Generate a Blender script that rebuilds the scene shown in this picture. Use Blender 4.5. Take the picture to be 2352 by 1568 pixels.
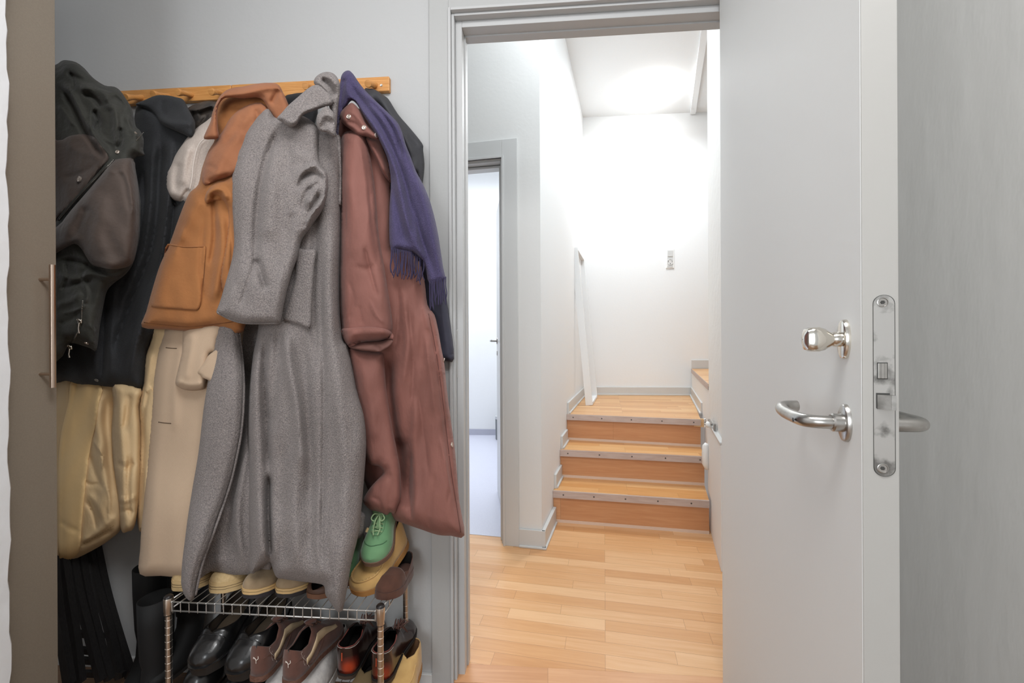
import bpy, bmesh, math, random
import numpy as np
from mathutils import Vector, Matrix
from mathutils.geometry import delaunay_2d_cdt
random.seed(7); rng = np.random.default_rng(7)
for o in list(bpy.data.objects): bpy.data.objects.remove(o)
SC = bpy.context.scene; COL = SC.collection
PI = math.pi
# ------------------------------------------------------------------ camera
FOC = 1000.0; YAW = math.radians(4.5); ROLL = 0.0048; CAMH = 1.15
CP = np.array([0, 0, CAMH])
FW = np.array([-math.sin(YAW), math.cos(YAW), 0.0]); R0 = np.array([math.cos(YAW), math.sin(YAW), 0.0]); ZZ = np.array([0, 0, 1.0])
RT = R0*math.cos(ROLL) - ZZ*math.sin(ROLL); UP = ZZ*math.cos(ROLL) + R0*math.sin(ROLL)
cam = bpy.data.cameras.new('camera'); camo = bpy.data.objects.new('camera', cam); COL.objects.link(camo)
cam.sensor_width = 36; cam.lens = 36*FOC/2352; cam.clip_start = .02
camo.matrix_world = Matrix(((RT[0], UP[0], -FW[0], 0), (RT[1], UP[1], -FW[1], 0), (RT[2], UP[2], -FW[2], CAMH), (0, 0, 0, 1)))
SC.camera = camo
# ------------------------------------------------------------------ world, lights, exposure
w = bpy.data.worlds.new('world'); SC.world = w; w.use_nodes = True
w.node_tree.nodes['Background'].inputs[0].default_value = (.93, .96, 1, 1)
w.node_tree.nodes['Background'].inputs[1].default_value = .52
SC.view_settings.view_transform = 'Standard'; SC.view_settings.look = 'None'; SC.view_settings.gamma = 1
SC.view_settings.use_curve_mapping = False; SC.view_settings.exposure = 0.0
def area(name, loc, tgt, size, power, col=(1, 1, 1), size_y=None):
    l = bpy.data.lights.new(name, 'AREA'); l.energy = power; l.size = size; l.color = col
    if size_y: l.shape = 'RECTANGLE'; l.size_y = size_y
    o = bpy.data.objects.new(name, l); COL.objects.link(o); o.location = loc
    o.rotation_euler = (Vector(tgt)-Vector(loc)).to_track_quat('-Z', 'Y').to_euler(); return o
area('entry_ceiling_light', (-.35, .15, 2.69), (-.50, .35, 0), .7, 10.5, (1, .985, .97))
area('entry_coat_fill', (.18, .0, 2.66), (-1.3, 1.2, .6), .6, 24, (.98, .985, 1))  # added fill, placed to light the coats past the cabinet
area('entry_front_fill', (-1.0, -3.2, 1.5), (.3, 1.2, 1.1), 1.5, 56, (.93, .97, 1))  # added frontal fill behind the camera, no window modelled there
area('hall_added_fill', (.30, 1.95, 3.3), (.35, 2.1, 0), .5, 19, (.90, .96, 1))  # added fill above the view, brightens the front of the hall
area('stair_ceiling_light', (1.05, 3.95, 3.38), (.85, 3.5, 0), .35, 25, (.92, .965, 1))
area('side_room_daylight', (-.75, 4.0, 3.1), (-.75, 4.1, 0), 1.1, 48, (.93, .95, 1))
# ------------------------------------------------------------------ pixel rays -> real places
def rays(P):
    P = np.atleast_2d(np.asarray(P, float))
    return FW*FOC + np.outer(P[:, 0]-1176, RT) - np.outer(P[:, 1]-784, UP)
def onz(x, y, z=0):
    d = rays((x, y))[0]; return CP + d*((z-CAMH)/d[2])
def ony(x, y, Y):
    d = rays((x, y))[0]; return CP + d*(Y/d[1])
WY = 1.461
def at_d(P, d): # points on those rays a distance d in front of the coat wall
    r = rays(P); return CP + r*((WY-np.asarray(d, float))/r[:, 1])[:, None]
# ------------------------------------------------------------------ materials
def lin(c): return tuple(((v/255)/12.92 if v/255 <= .04045 else ((v/255+.055)/1.055)**2.4) for v in c) + (1,)
MATS = {}
def mat(name, c, rough=.6, metal=0, c2=None, scale=40, bump=0, bscale=None, detail=3, stretch=None, sheen=0, coat=0, spec=None, lo=.35, hi=.65):
    if name in MATS: return MATS[name]
    m = bpy.data.materials.new(name); m.use_nodes = True; nt = m.node_tree; b = nt.nodes['Principled BSDF']; MATS[name] = m
    b.inputs['Base Color'].default_value = lin(c); b.inputs['Roughness'].default_value = rough; b.inputs['Metallic'].default_value = metal
    if sheen: b.inputs['Sheen Weight'].default_value = sheen; b.inputs['Sheen Roughness'].default_value = .5
    if coat: b.inputs['Coat Weight'].default_value = coat; b.inputs['Coat Roughness'].default_value = .15
    if spec is not None: b.inputs['Specular IOR Level'].default_value = spec
    tc = nt.nodes.new('ShaderNodeTexCoord'); mp = nt.nodes.new('ShaderNodeMapping'); nt.links.new(tc.outputs['Object'], mp.inputs[0])
    if stretch: mp.inputs['Scale'].default_value = stretch
    if c2:
        n = nt.nodes.new('ShaderNodeTexNoise'); n.inputs['Scale'].default_value = scale; n.inputs['Detail'].default_value = detail
        nt.links.new(mp.outputs[0], n.inputs[0])
        r = nt.nodes.new('ShaderNodeValToRGB'); r.color_ramp.elements[0].position = lo; r.color_ramp.elements[1].position = hi
        r.color_ramp.elements[0].color = lin(c); r.color_ramp.elements[1].color = lin(c2)
        nt.links.new(n.outputs[0], r.inputs[0]); nt.links.new(r.outputs[0], b.inputs['Base Color'])
    if bump:
        n = nt.nodes.new('ShaderNodeTexNoise'); n.inputs['Scale'].default_value = bscale or scale; n.inputs['Detail'].default_value = detail
        nt.links.new(mp.outputs[0], n.inputs[0]); bp = nt.nodes.new('ShaderNodeBump')
        bp.inputs['Strength'].default_value = bump; bp.inputs['Distance'].default_value = .01
        nt.links.new(n.outputs[0], bp.inputs['Height']); nt.links.new(bp.outputs[0], b.inputs['Normal'])
    return m
def weave_mat(name, c, c2, scale, ang=45, rough=.9, bump=.3):
    m = mat(name, c, rough, sheen=.06); nt = m.node_tree; b = nt.nodes['Principled BSDF']; mp = nt.nodes['Mapping']; mp.inputs['Rotation'].default_value = (0, math.radians(ang), 0)
    wv = nt.nodes.new('ShaderNodeTexWave'); wv.inputs['Scale'].default_value = scale; wv.inputs['Distortion'].default_value = 1.5; wv.inputs['Detail'].default_value = 2; wv.inputs['Detail Scale'].default_value = 8
    nt.links.new(mp.outputs[0], wv.inputs[0]); r = nt.nodes.new('ShaderNodeValToRGB'); r.color_ramp.elements[0].color = lin(c); r.color_ramp.elements[1].color = lin(c2)
    nt.links.new(wv.outputs[0], r.inputs[0]); nt.links.new(r.outputs[0], b.inputs['Base Color'])
    bp = nt.nodes.new('ShaderNodeBump'); bp.inputs['Strength'].default_value = bump; bp.inputs['Distance'].default_value = .002
    nt.links.new(wv.outputs[0], bp.inputs['Height']); nt.links.new(bp.outputs[0], b.inputs['Normal']); return m
def wood_mat(name, cs, rot=0, bw=.5, bh=.068, rough=.35, grain=1.0, axes='XY', mortar=.0004, spec=.5):
    m = mat(name, cs[0], rough, spec=spec); nt = m.node_tree; b = nt.nodes['Principled BSDF']; L = nt.links.new
    mp = nt.nodes['Mapping']
    sep = nt.nodes.new('ShaderNodeSeparateXYZ'); com = nt.nodes.new('ShaderNodeCombineXYZ'); L(nt.nodes['Texture Coordinate'].outputs['Object'], sep.inputs[0])
    L(sep.outputs[axes[0]], com.inputs[0]); L(sep.outputs[axes[1]], com.inputs[1]); L(com.outputs[0], mp.inputs[0]); mp.inputs['Rotation'].default_value = (0, 0, rot)
    br = nt.nodes.new('ShaderNodeTexBrick'); br.inputs['Color1'].default_value = (0, 0, 0, 1); br.inputs['Color2'].default_value = (1, 1, 1, 1); br.inputs['Mortar'].default_value = (.3, .3, .3, 1)
    br.inputs['Scale'].default_value = 1; br.inputs['Mortar Size'].default_value = mortar; br.inputs['Mortar Smooth'].default_value = .2; br.inputs['Brick Width'].default_value = bw; br.inputs['Row Height'].default_value = bh
    br.offset = .37; br.offset_frequency = 3; br.squash = .8; br.squash_frequency = 2; br.inputs['Bias'].default_value = 0
    L(mp.outputs[0], br.inputs[0])
    m2 = nt.nodes.new('ShaderNodeMapping'); m2.inputs['Scale'].default_value = (4, 60, 1); L(mp.outputs[0], m2.inputs[0])
    vm = nt.nodes.new('ShaderNodeVectorMath'); vm.operation = 'MULTIPLY_ADD'; vm.inputs[1].default_value = (9, 9, 9); L(br.outputs['Color'], vm.inputs[0]); L(m2.outputs[0], vm.inputs[2])
    n = nt.nodes.new('ShaderNodeTexNoise'); n.inputs['Scale'].default_value = 1; n.inputs['Detail'].default_value = 5; n.inputs['Distortion'].default_value = .8; L(vm.outputs[0], n.inputs[0])
    ad = nt.nodes.new('ShaderNodeMath'); ad.operation = 'MULTIPLY_ADD'; ad.inputs[1].default_value = .55*grain; L(n.outputs[0], ad.inputs[0])
    ml = nt.nodes.new('ShaderNodeMath'); ml.operation = 'MULTIPLY'; ml.inputs[1].default_value = .5; L(br.outputs['Color'], ml.inputs[0]); L(ml.outputs[0], ad.inputs[2])
    r = nt.nodes.new('ShaderNodeValToRGB'); e = r.color_ramp.elements; e[0].position = .12; e[0].color = lin(cs[0]); e[1].position = .78; e[1].color = lin(cs[2]); k = e.new(.45); k.color = lin(cs[1])
    L(ad.outputs[0], r.inputs[0])
    mx = nt.nodes.new('ShaderNodeMix'); mx.data_type = 'RGBA'; L(br.outputs['Fac'], mx.inputs['Factor']); L(r.outputs[0], mx.inputs[6]); mx.inputs[7].default_value = lin([v*.62 for v in cs[0]])
    L(mx.outputs[2], b.inputs['Base Color']); return m
PAINT = mat('painted_wall', (186, 187, 187), .75, bump=.06, bscale=60)
HALLW = mat('white_hall_wall', (236, 238, 239), .7, bump=.05, bscale=50)
ROUGHW = mat('rough_plaster', (212, 211, 208), .7, bump=.5, bscale=9, stretch=(1, 1, .35), detail=5)
GLOSSW = mat('white_gloss_paint', (206, 207, 206), .35, bump=.02, bscale=60)
DOORW = mat('door_paint', (234, 236, 235), .55, bump=.03, bscale=25)
STEEL = mat('brushed_steel', (200, 198, 194), .28, 1, c2=(170, 168, 164), scale=30)
STEELD = mat('worn_lock_steel', (196, 195, 192), .42, .75, c2=(128, 127, 124), scale=26, detail=6, lo=.56, hi=.66)
CHROME = mat('chrome', (225, 220, 210), .16, 1)
BLACKG = mat('dark_gap', (40, 40, 40), .8)
# ------------------------------------------------------------------ object helpers
def tag(o, label=None, cat=None, group=None, kind=None):
    if label: o['label'] = label
    if cat: o['category'] = cat
    if group: o['group'] = group
    if kind: o['kind'] = kind
    return o
ORG = {}
def org(o): return ORG.get(o.name, np.zeros(3)) if o else np.zeros(3)
def thing(name, label, cat, loc=(0, 0, 0), group=None):
    o = bpy.data.objects.new(name, None); COL.objects.link(o); o.location = loc; o.empty_display_size = .05
    ORG[o.name] = np.array(loc, float); return tag(o, label, cat, group)
def obj(name, V, Fc, m, parent=None, smooth=False, base=None, label=None):
    """world-space vertices; with a parent they are stored relative to its base"""
    V = np.asarray(V, float); o0 = org(parent) if parent else (np.array(base, float) if base is not None else np.zeros(3))
    me = bpy.data.meshes.new(name); me.from_pydata([tuple(v) for v in V-o0], [], [tuple(int(i) for i in f) for f in Fc]); me.validate()
    bm = bmesh.new(); bm.from_mesh(me); bmesh.ops.recalc_face_normals(bm, faces=bm.faces); bm.to_mesh(me); bm.free()
    for k in (m if isinstance(m, (list, tuple)) else [m]): me.materials.append(k)
    if smooth:
        me.polygons.foreach_set('use_smooth', [True]*len(me.polygons))
        if smooth != 'all':
            try: me.set_sharp_from_angle(angle=math.radians(smooth if smooth is not True else 40))
            except Exception: pass
    o = bpy.data.objects.new(name, me); COL.objects.link(o)
    if parent: o.parent = parent; ORG[o.name] = o0
    else: o.location = o0
    if label: o['label'] = label
    return o
class MB:
    def __init__(s): s.V = []; s.F = []; s.n = 0
    def add(s, V, Fc): s.V += [tuple(v) for v in V]; s.F += [tuple(i+s.n for i in f) for f in Fc]; s.n = len(s.V); return s
    def box(s, a, b, bev=0, rot=0, piv=None):
        a = np.minimum(a, b) if False else np.array(a, float); b = np.array(b, float); lo = np.minimum(a, b); hi = np.maximum(a, b)
        if bev <= 0:
            V = [(x, y, z) for z in (lo[2], hi[2]) for y in (lo[1], hi[1]) for x in (lo[0], hi[0])]
            Fc = [(0, 2, 3, 1), (4, 5, 7, 6), (0, 1, 5, 4), (2, 6, 7, 3), (0, 4, 6, 2), (1, 3, 7, 5)]
        else:
            bm = bmesh.new(); bmesh.ops.create_cube(bm, size=1)
            for v in bm.verts: v.co = Vector([(lo[i]+hi[i])/2+v.co[i]*(hi[i]-lo[i]) for i in range(3)])
            bmesh.ops.bevel(bm, geom=list(bm.edges), offset=min(bev, .45*min(hi-lo)), segments=2, affect='EDGES', profile=.5)
            bm.verts.index_update(); V = [tuple(v.co) for v in bm.verts]; Fc = [tuple(v.index for v in f.verts) for f in bm.faces]; bm.free()
        if rot:
            p = np.array(piv if piv is not None else (lo+hi)/2); c, t = math.cos(rot), math.sin(rot)
            V = [(p[0]+(v[0]-p[0])*c-(v[1]-p[1])*t, p[1]+(v[0]-p[0])*t+(v[1]-p[1])*c, v[2]) for v in V]
        return s.add(V, Fc)
    def obox(s, o, ex, ey, ez, bev=0): # box from corner o with edge vectors
        o, ex, ey, ez = [np.array(k, float) for k in (o, ex, ey, ez)]
        m = MB().box((0, 0, 0), (np.linalg.norm(ex), np.linalg.norm(ey), np.linalg.norm(ez)), bev)
        ux, uy, uz = [k/np.linalg.norm(k) for k in (ex, ey, ez)]
        return s.add([o+ux*v[0]+uy*v[1]+uz*v[2] for v in m.V], m.F)
    def tube(s, pts, r, n=8, cap=True, flat=1.0, upv=(0, 0, 1)):
        pts = [np.array(p, float) for p in pts]; rr = r if hasattr(r, '__len__') else [r]*len(pts); V = []; Fc = []
        prev = None
        for i, p in enumerate(pts):
            t = pts[min(i+1, len(pts)-1)]-pts[max(i-1, 0)]; t = t/(np.linalg.norm(t)+1e-12)
            u = np.array(upv, float) if prev is None else prev
            u = u-t*np.dot(u, t)
            if np.linalg.norm(u) < 1e-4: u = np.array((1, .3, 0)); u = u-t*np.dot(u, t)
            u /= np.linalg.norm(u); prev = u; v = np.cross(t, u)
            for k in range(n):
                a = 2*PI*k/n; V.append(p+rr[i]*(math.cos(a)*u*flat+math.sin(a)*v))
        for i in range(len(pts)-1):
            for k in range(n): Fc.append((i*n+k, i*n+(k+1) % n, (i+1)*n+(k+1) % n, (i+1)*n+k))
        if cap: Fc.append(tuple(range(n))); Fc.append(tuple(range((len(pts)-1)*n, len(pts)*n)))
        return s.add(V, Fc)
    def lathe(s, prof, c, ax=(0, 0, 1), n=24, sx=1, sy=1, side=None): # prof (r, h) along axis ax from c
        ax = np.array(ax, float); ax /= np.linalg.norm(ax)
        u = np.array(side if side is not None else ((1, 0, 0) if abs(ax[0]) < .9 else (0, 1, 0)), float); u = u-ax*np.dot(u, ax); u /= np.linalg.norm(u); v = np.cross(ax, u); c = np.array(c, float); V = []; Fc = []
        for r, h in prof:
            for k in range(n): a = 2*PI*k/n; V.append(c+ax*h+r*(math.cos(a)*u*sx+math.sin(a)*v*sy))
        for i in range(len(prof)-1):
            for k in range(n): Fc.append((i*n+k, i*n+(k+1) % n, (i+1)*n+(k+1) % n, (i+1)*n+k))
        if prof[0][0] > 1e-5: Fc.append(tuple(range(n)))
        if prof[-1][0] > 1e-5: Fc.append(tuple(range((len(prof)-1)*n, len(prof)*n)))
        return s.add(V, Fc)
    def prism(s, poly, z0, z1): # plan polygon
        n = len(poly); V = [(p[0], p[1], z0) for p in poly]+[(p[0], p[1], z1) for p in poly]
        return s.add(V, [tuple(range(n)), tuple(range(n, 2*n))]+[(i, (i+1) % n, n+(i+1) % n, n+i) for i in range(n)])
    def out(s, name, m, parent=None, smooth=False, base=None, label=None): return obj(name, s.V, s.F, m, parent, smooth, base, label)
def struct(name, mb, m, smooth=False): return tag(mb.out(name, m, None, smooth), kind='structure')
def crv(pts, n=6, closed=False):
    P = [np.array(p, float) for p in pts]; N = len(P); out = []
    for i in range(N if closed else N-1):
        p0 = P[(i-1) % N] if closed or i > 0 else P[0]; p1 = P[i]; p2 = P[(i+1) % N]; p3 = P[(i+2) % N] if closed or i+2 < N else P[-1]
        for k in range(n):
            t = k/n; out.append(.5*((2*p1)+(-p0+p2)*t+(2*p0-5*p1+4*p2-p3)*t*t+(-p0+3*p1-3*p2+p3)*t**3))
    if not closed: out.append(P[-1])
    return out
# ================================================================== THE SETTING
# coat wall with the doorway, hung at Y = WY
OL, ORr, OT = -.325, .665, 2.273    # rough opening of the frame
m = MB().box((-2.6, WY, -.02), (OL-.06, WY+.1, 2.75)).box((ORr+.06, WY, -.02), (.9, WY+.1, 2.75)).box((OL-.06, WY, OT+.06), (ORr+.06, WY+.1, 2.75))
struct('wall_back', m, PAINT)
struct('wall_right', MB().box((.80, -2.6, -.02), (.9, WY, 2.75)), ROUGHW)
# left wall: thin plastered return whose far edge is a little wavy
V = []; Fc = []; NZ = 90
for i in range(NZ+1):
    z = -.02+2.77*i/NZ; e = .93+.0022*math.sin(z*19)+.0018*math.sin(z*47+1)+.0012*math.sin(z*101)
    V += [(-1.259, -2.6, z), (-1.259, e-.004, z), (-1.263, e, z), (-1.295, e, z), (-1.295, -2.6, z)]
for i in range(NZ):
    for k in range(4): Fc.append((i*5+k, i*5+k+1, i*5+k+6, i*5+k+5))
    Fc.append((i*5+4, i*5, i*5+5, i*5+9))
tag(obj('wall_left', V, Fc, mat('left_plaster', (238, 240, 242), .7, bump=.4, bscale=14, detail=5)), kind='structure')
struct('ceiling', MB().box((-2.6, -2.6, 2.75), (.9, WY+.1, 2.8)), PAINT)
WOODF = wood_mat('oak_parquet', [(198, 142, 92), (214, 162, 112), (228, 184, 138)], rot=math.radians(7.4), rough=.3)
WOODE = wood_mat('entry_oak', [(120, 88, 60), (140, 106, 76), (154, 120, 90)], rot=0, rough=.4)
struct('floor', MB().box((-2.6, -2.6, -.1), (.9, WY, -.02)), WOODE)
# door frame: flat architrave, rebated moulding, reveal
def frame(name, x0, x1, zt, aw, Y, side=-1, depth=.1, reb=.03, ox=.0, z0=0.0, mat_=GLOSSW, steps=(.0, .012, .022, .04)):
    r = MB(); ar = MB()
    # architrave boards
    for a, b in (((x0-aw, Y-.012, z0), (x0, Y+.002, zt+aw)), ((x1, Y-.012, z0), (x1+aw, Y+.002, zt+aw)), ((x0, Y-.0115, zt), (x1, Y+.002, zt+aw))): ar.box(a, b, .001)
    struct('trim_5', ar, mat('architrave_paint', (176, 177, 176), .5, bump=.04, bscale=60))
    st = [(0.0, -.020, .010), (.010, -.006, .010), (.020, .028, depth-.002)]
    w0 = 0
    for off, ya, w1 in ((0, -.020, .009), (.009, -.004, .009), (.018, .022, .022)):
        yb = Y+depth+.0
        r.box((x0+off, Y+ya, z0), (x0+off+w1, yb, zt-off), .0015); r.box((x1-off-w1, Y+ya, z0), (x1-off, yb, zt-off), .0015)
        r.box((x0+off+w1, Y+ya, zt-off-w1), (x1-off-w1, yb, zt-off), .0015)
    r.box((x0+.001, Y+.045, z0), (x0+.0385, Y+depth, zt-.001)); r.box((x1-.0385, Y+.045, z0), (x1-.001, Y+depth, zt-.001)); r.box((x0+.0385, Y+.0455, zt-.0385), (x1-.0385, Y+depth-.001, zt-.001))
    for off in (.045,): # thin stop strip deeper in the reveal
        r.box((x0+.04, Y+.065, z0), (x0+off, Y+depth, zt-.04)); r.box((x1-off, Y+.065, z0), (x1-.04, Y+depth, zt-.04)); r.box((x0+off, Y+.065, zt-off), (x1-off, Y+depth, zt-.04))
    return struct(name, r, mat_)
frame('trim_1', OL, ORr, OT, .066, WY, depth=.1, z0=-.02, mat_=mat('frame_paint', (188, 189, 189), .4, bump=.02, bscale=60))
struct('baseboard_back', MB().box((-2.6, WY-.012, -.02), (OL-.066, WY, .022), .002), GLOSSW)
# strike plate in the frame
sp = thing('strike_plate', 'worn narrow steel strike plate let into the left side of the white door frame', 'strike plate', ony(1047, 812, WY+.02))
a = ony(1047, 757, WY+.0205); b = ony(1047, 868, WY+.0205)
MB().box((a[0]-.006, WY+.019, b[2]), (a[0]+.006, WY+.0225, a[2]), .002).out('plate', STEELD, sp)
for (u, v) in ((790, 808), (826, 846)):
    p = ony(1049, u, WY); q = ony(1049, v, WY); MB().box((a[0]-.001, WY+.0178, q[2]), (a[0]+.0035, WY+.0196, p[2])).out('slot', BLACKG, sp)
# threshold and hall floor
struct('trim_2', MB().box((OL, WY-.01, -.02), (ORr, WY+.074, .0035), .002), wood_mat('threshold_wood', [(190, 134, 88), (212, 160, 116), (222, 176, 134)], bw=3, bh=.2, rough=.35))
HD = math.radians(-7.4)  # the hall is turned a little against the coat wall
hx = np.array([math.cos(HD), math.sin(HD), 0]); hy = np.array([math.sin(math.radians(12.5)), math.cos(math.radians(12.5)), 0])
corner = onz(1256, 1258)          # where the stair wall starts
rw = np.array([1.03, 2.84, 0])    # right wall line
def L_left(t): # point on the left stair wall at distance along
    return np.array([-.030, 2.43, 0])+np.array([.1902, .9817, 0])*t
struct('floor_hall', MB().box((-1.6, WY+.07, -.06), (1.6, 2.95, 0)), WOODF)
# wall facing us with the side doorway
o0 = np.array([-.030, 2.43, 0])
def hw(u, d, z): return o0+hx*u+np.array([-hx[1], hx[0], 0])*d+ZZ*z
DX0, DX1, DT = -1.00, -.205, 2.20
def hbox(mb, u0, u1, d0, d1, z0, z1, bev=0): return mb.obox(hw(u0, d0, z0), hx*(u1-u0), np.array([-hx[1], hx[0], 0])*(d1-d0), ZZ*(z1-z0), bev)
m = MB(); hbox(m, DX1, 0, 0, .1, 0, 3.5); hbox(m, -1.9, DX0, 0, .1, 0, 3.5); hbox(m, DX0, DX1, 0, .1, DT, 3.5); struct('wall_hall', m, mat('hall_front_wall', (222, 222, 220), .7, bump=.05, bscale=50))
m = MB()
for (a0, a1, z0, z1) in ((DX1-.012, DX1+.078, 0, DT+.09), (DX0-.078, DX0+.012, 0, DT+.09), (DX0+.012, DX1-.012, DT-.012, DT+.09)): hbox(m, a0, a1, -.014, .0, z0, z1, .002)
for (off, d0) in ((0, -.02), (.012, .008), (.03, .05)):
    hbox(m, DX1-off-.012, DX1-off, d0, .11, 0, DT-off, .001); hbox(m, DX0+off, DX0+off+.012, d0, .11, 0, DT-off, .001); hbox(m, DX0+off+.012, DX1-off-.012, d0, .11, DT-off-.012, DT-off, .001)
struct('trim_3', m, GLOSSW)
# stair-side wall and its baseboard
lw = np.array([.1902, .9817, 0]); ln = np.array([-.9817, .1902, 0])
struct('wall_stair_left', MB().obox(o0, lw*2.4, ln*.1, ZZ*3.5), HALLW)
m = MB(); hbox(m, DX1+.078, .028, -.022, -.001, 0, .012, .003); hbox(m, DX1+.078, .022, -.014, -.001, 0, .1, .002)
m.obox(hw(.0, -.014, 0), lw*.37, -ln*.020, ZZ*.1, .002); m.obox(hw(.0, -.022, 0), lw*.37, -ln*.029, ZZ*.012, .003)
S1, S2, S3 = .20, .39, .585
for (t0, t1, z) in ((.40, .64, S1), (.67, .93, S2), (.985, 2.2, S3)):
    m.obox(o0+lw*t0+ZZ*z, lw*(t1-t0), -ln*.016, ZZ*.09, .002); m.obox(o0+lw*(t0+.01)+ZZ*z, lw*(t1-t0-.01), -ln*.026, ZZ*.014, .003)
struct('baseboard_left', m, GLOSSW)
# back wall of the landing (runs on over the upper step), ceilings, right wall
YB = 4.62
struct('wall_landing', MB().box((-.2, YB, 0), (3.4, YB+.1, 3.56)), HALLW)
struct('ceiling_hall', MB().box((-1.9, WY+.1, 3.5), (1.95, YB+.1, 3.6)), HALLW)
rdir = np.array([.2484, .9687, 0]); rn = np.array([.9687, -.2484, 0]); r0 = np.array([1.065, 2.96, 0])
struct('wall_hall_right', MB().obox(r0-rdir*1.40, rdir*1.40, rn*.12, ZZ*3.5), mat('right_plaster', (236, 236, 234), .75, bump=.4, bscale=14, detail=5))
m = MB().box((-1.6, WY+.1, 2.6), (-1.5, 2.7, 3.5)); struct('wall_hall_left', MB().box((-1.7, WY+.1, 0), (-1.6, 2.7, 3.5)), HALLW)
# beam over the opening towards the upper stairs
struct('trim_4', MB().obox(r0+rdir*.02+ZZ*3.47, rdir*1.68, rn*.05, ZZ*.03), HALLW)
struct('wall_upper_right', MB().box((3.3, 2.42, 0), (3.4, YB, 3.56)), HALLW); struct('wall_upper_front', MB().box((1.2, 2.35, 0), (3.4, 2.42, 3.56)), HALLW)
struct('ceiling_upper', MB().box((1.95, 2.35, 3.5), (3.4, YB, 3.56)), HALLW)
m = MB().box((0, YB-.014, S3), (1.5, YB, S3+.085), .002).box((1.49, YB-.012, .86), (3.3, YB, .95), .002)
m.box((0.3, YB-.024, S3), (1.5, YB-.012, S3+.014), .003)
bl = np.array([1.195, 3.45, 0])
m.obox(bl-rdir*.02+ZZ*S3, rdir*1.19, -rn*.014, ZZ*.09, .002); m.obox(bl-rdir*.02+ZZ*S3, rdir*1.19, -rn*.026, ZZ*.014, .003)
struct('baseboard_back_landing', m, GLOSSW)
# the upper platform to the right of the landing
m = MB().prism([tuple((r0+rn*.002)[:2]), tuple((r0+rdir*1.69)[:2]), (3.29, YB-.004), (3.29, 2.7)], 0, .845); plat = m
# ------------------------------------------------------------------ stairs
RISW = wood_mat('riser_wood', [(186, 126, 84), (202, 146, 102), (214, 164, 122)], bw=1.4, bh=.4, axes='XZ', rough=.45, grain=1.2)
TRW = wood_mat('tread_wood', [(196, 136, 78), (216, 162, 104), (230, 186, 132)], rot=math.radians(7.4), bw=.6, bh=.07, rough=.3)
NOSM = mat('aluminium_nosing', (196, 180, 172), .45, .25, c2=(186, 168, 160), scale=60, stretch=(.1, 1, 1), bump=.15)
STRIP = mat('pale_strip', (220, 196, 178), .5)
stair = thing('staircase', 'short flight of three oak steps with pale metal nosings leading up to the landing', 'stairs', (.5, 2.75, 0))
def edge_pts(pl, pr_, z): # line through two pixels at a height
    return onz(pl[0], pl[1], z), onz(pr_[0], pr_[1], z)
lines = [((1278, 1199), (1634, 1228), 0, (1272, 1127), (1626, 1150), S1), ((1294, 1098), (1625, 1119), S1, (1286, 1034), (1626, 1050), S2), ((1305, 1012), (1624, 1028), S2, (1300, 951), (1626, 964), S3)]
def ext(a, b, e0, e1):
    u = (b-a)/np.linalg.norm(b-a); return a-u*e0, b+u*e1
nos_pts = []
rz = [onz(1278, 1199, 0), onz(1294, 1098, S1), onz(1305, 1012, S2)]
rzr = [onz(1634, 1228, 0), onz(1625, 1119, S1), onz(1624, 1028, S2)]
nf = [onz(1272, 1128, S1), onz(1286, 1034, S2), onz(1300, 952, S3)]; nfr = [onz(1626, 1151, S1), onz(1626, 1050, S2), onz(1626, 965, S3)]
def cross2(p, u, q, v): # plan intersection of two lines
    d = u[0]*v[1]-u[1]*v[0]; w_ = np.array(q[:2])-np.array(p[:2]); t = (w_[0]*v[1]-w_[1]*v[0])/d; return np.array([p[0]+u[0]*t, p[1]+u[1]*t, 0])
def flat(p): return np.array([p[0], p[1], 0.0])
for k in range(3):
    z0 = (0, S1, S2)[k]; z1 = (S1, S2, S3)[k]
    a, b = flat(nf[k]), flat(nfr[k]); u = (b-a)/np.linalg.norm(b-a); bk = np.array([-u[1], u[0], 0])
    EL = lambda off: cross2(a+bk*off, u, o0-ln*.001, lw)
    ER = lambda off: cross2(a+bk*off, u, r0-rn*.030, rdir)
    def slab(o_a, o_b, za, zb_): return MB().prism([EL(o_a)[:2], ER(o_a)[:2], ER(o_b)[:2], EL(o_b)[:2]], za, zb_)
    slab(.022, .040, z0, z1-.02).out('riser', RISW, stair)
    if k < 2:
        nx = flat(nf[k+1]); dep = float(np.dot(nx-a, bk))+.03; slab(.012, dep, z1-.02, z1).out('tread', TRW, stair)
    else:
        bk2 = cross2((0, YB-.001), (1, 0), o0-ln*.001, lw); br_ = cross2((0, YB-.001), (1, 0), r0-rn*.004, rdir)
        MB().prism([EL(.012)[:2], ER(.012)[:2], br_[:2], bk2[:2]], z1-.02, z1).out('tread', TRW, stair)
    mb = slab(0, .004, z1-.040, z1+.002); mb2 = slab(.002, .014, z1, z1+.003); mb.add(mb2.V, mb2.F); nso = mb.out('nosing', NOSM, stair)
    W_ = np.linalg.norm(b-a)
    for q in range(5):
        c = a+u*(.055+q*.215 if k else .06+q*.19)+ZZ*(z1-.019)
        if (c-a)@u > W_-.01: continue
        MB().lathe([(.0052, -.0015), (.0052, 0), (.0035, .0005), (.001, .0003)], c, -bk, 10).out('screw', mat('dark_screw', (96, 92, 88), .4, .8), nso)
    slab(.014, .0225, z0, z0+.016).out('strip', STRIP, stair)
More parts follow.
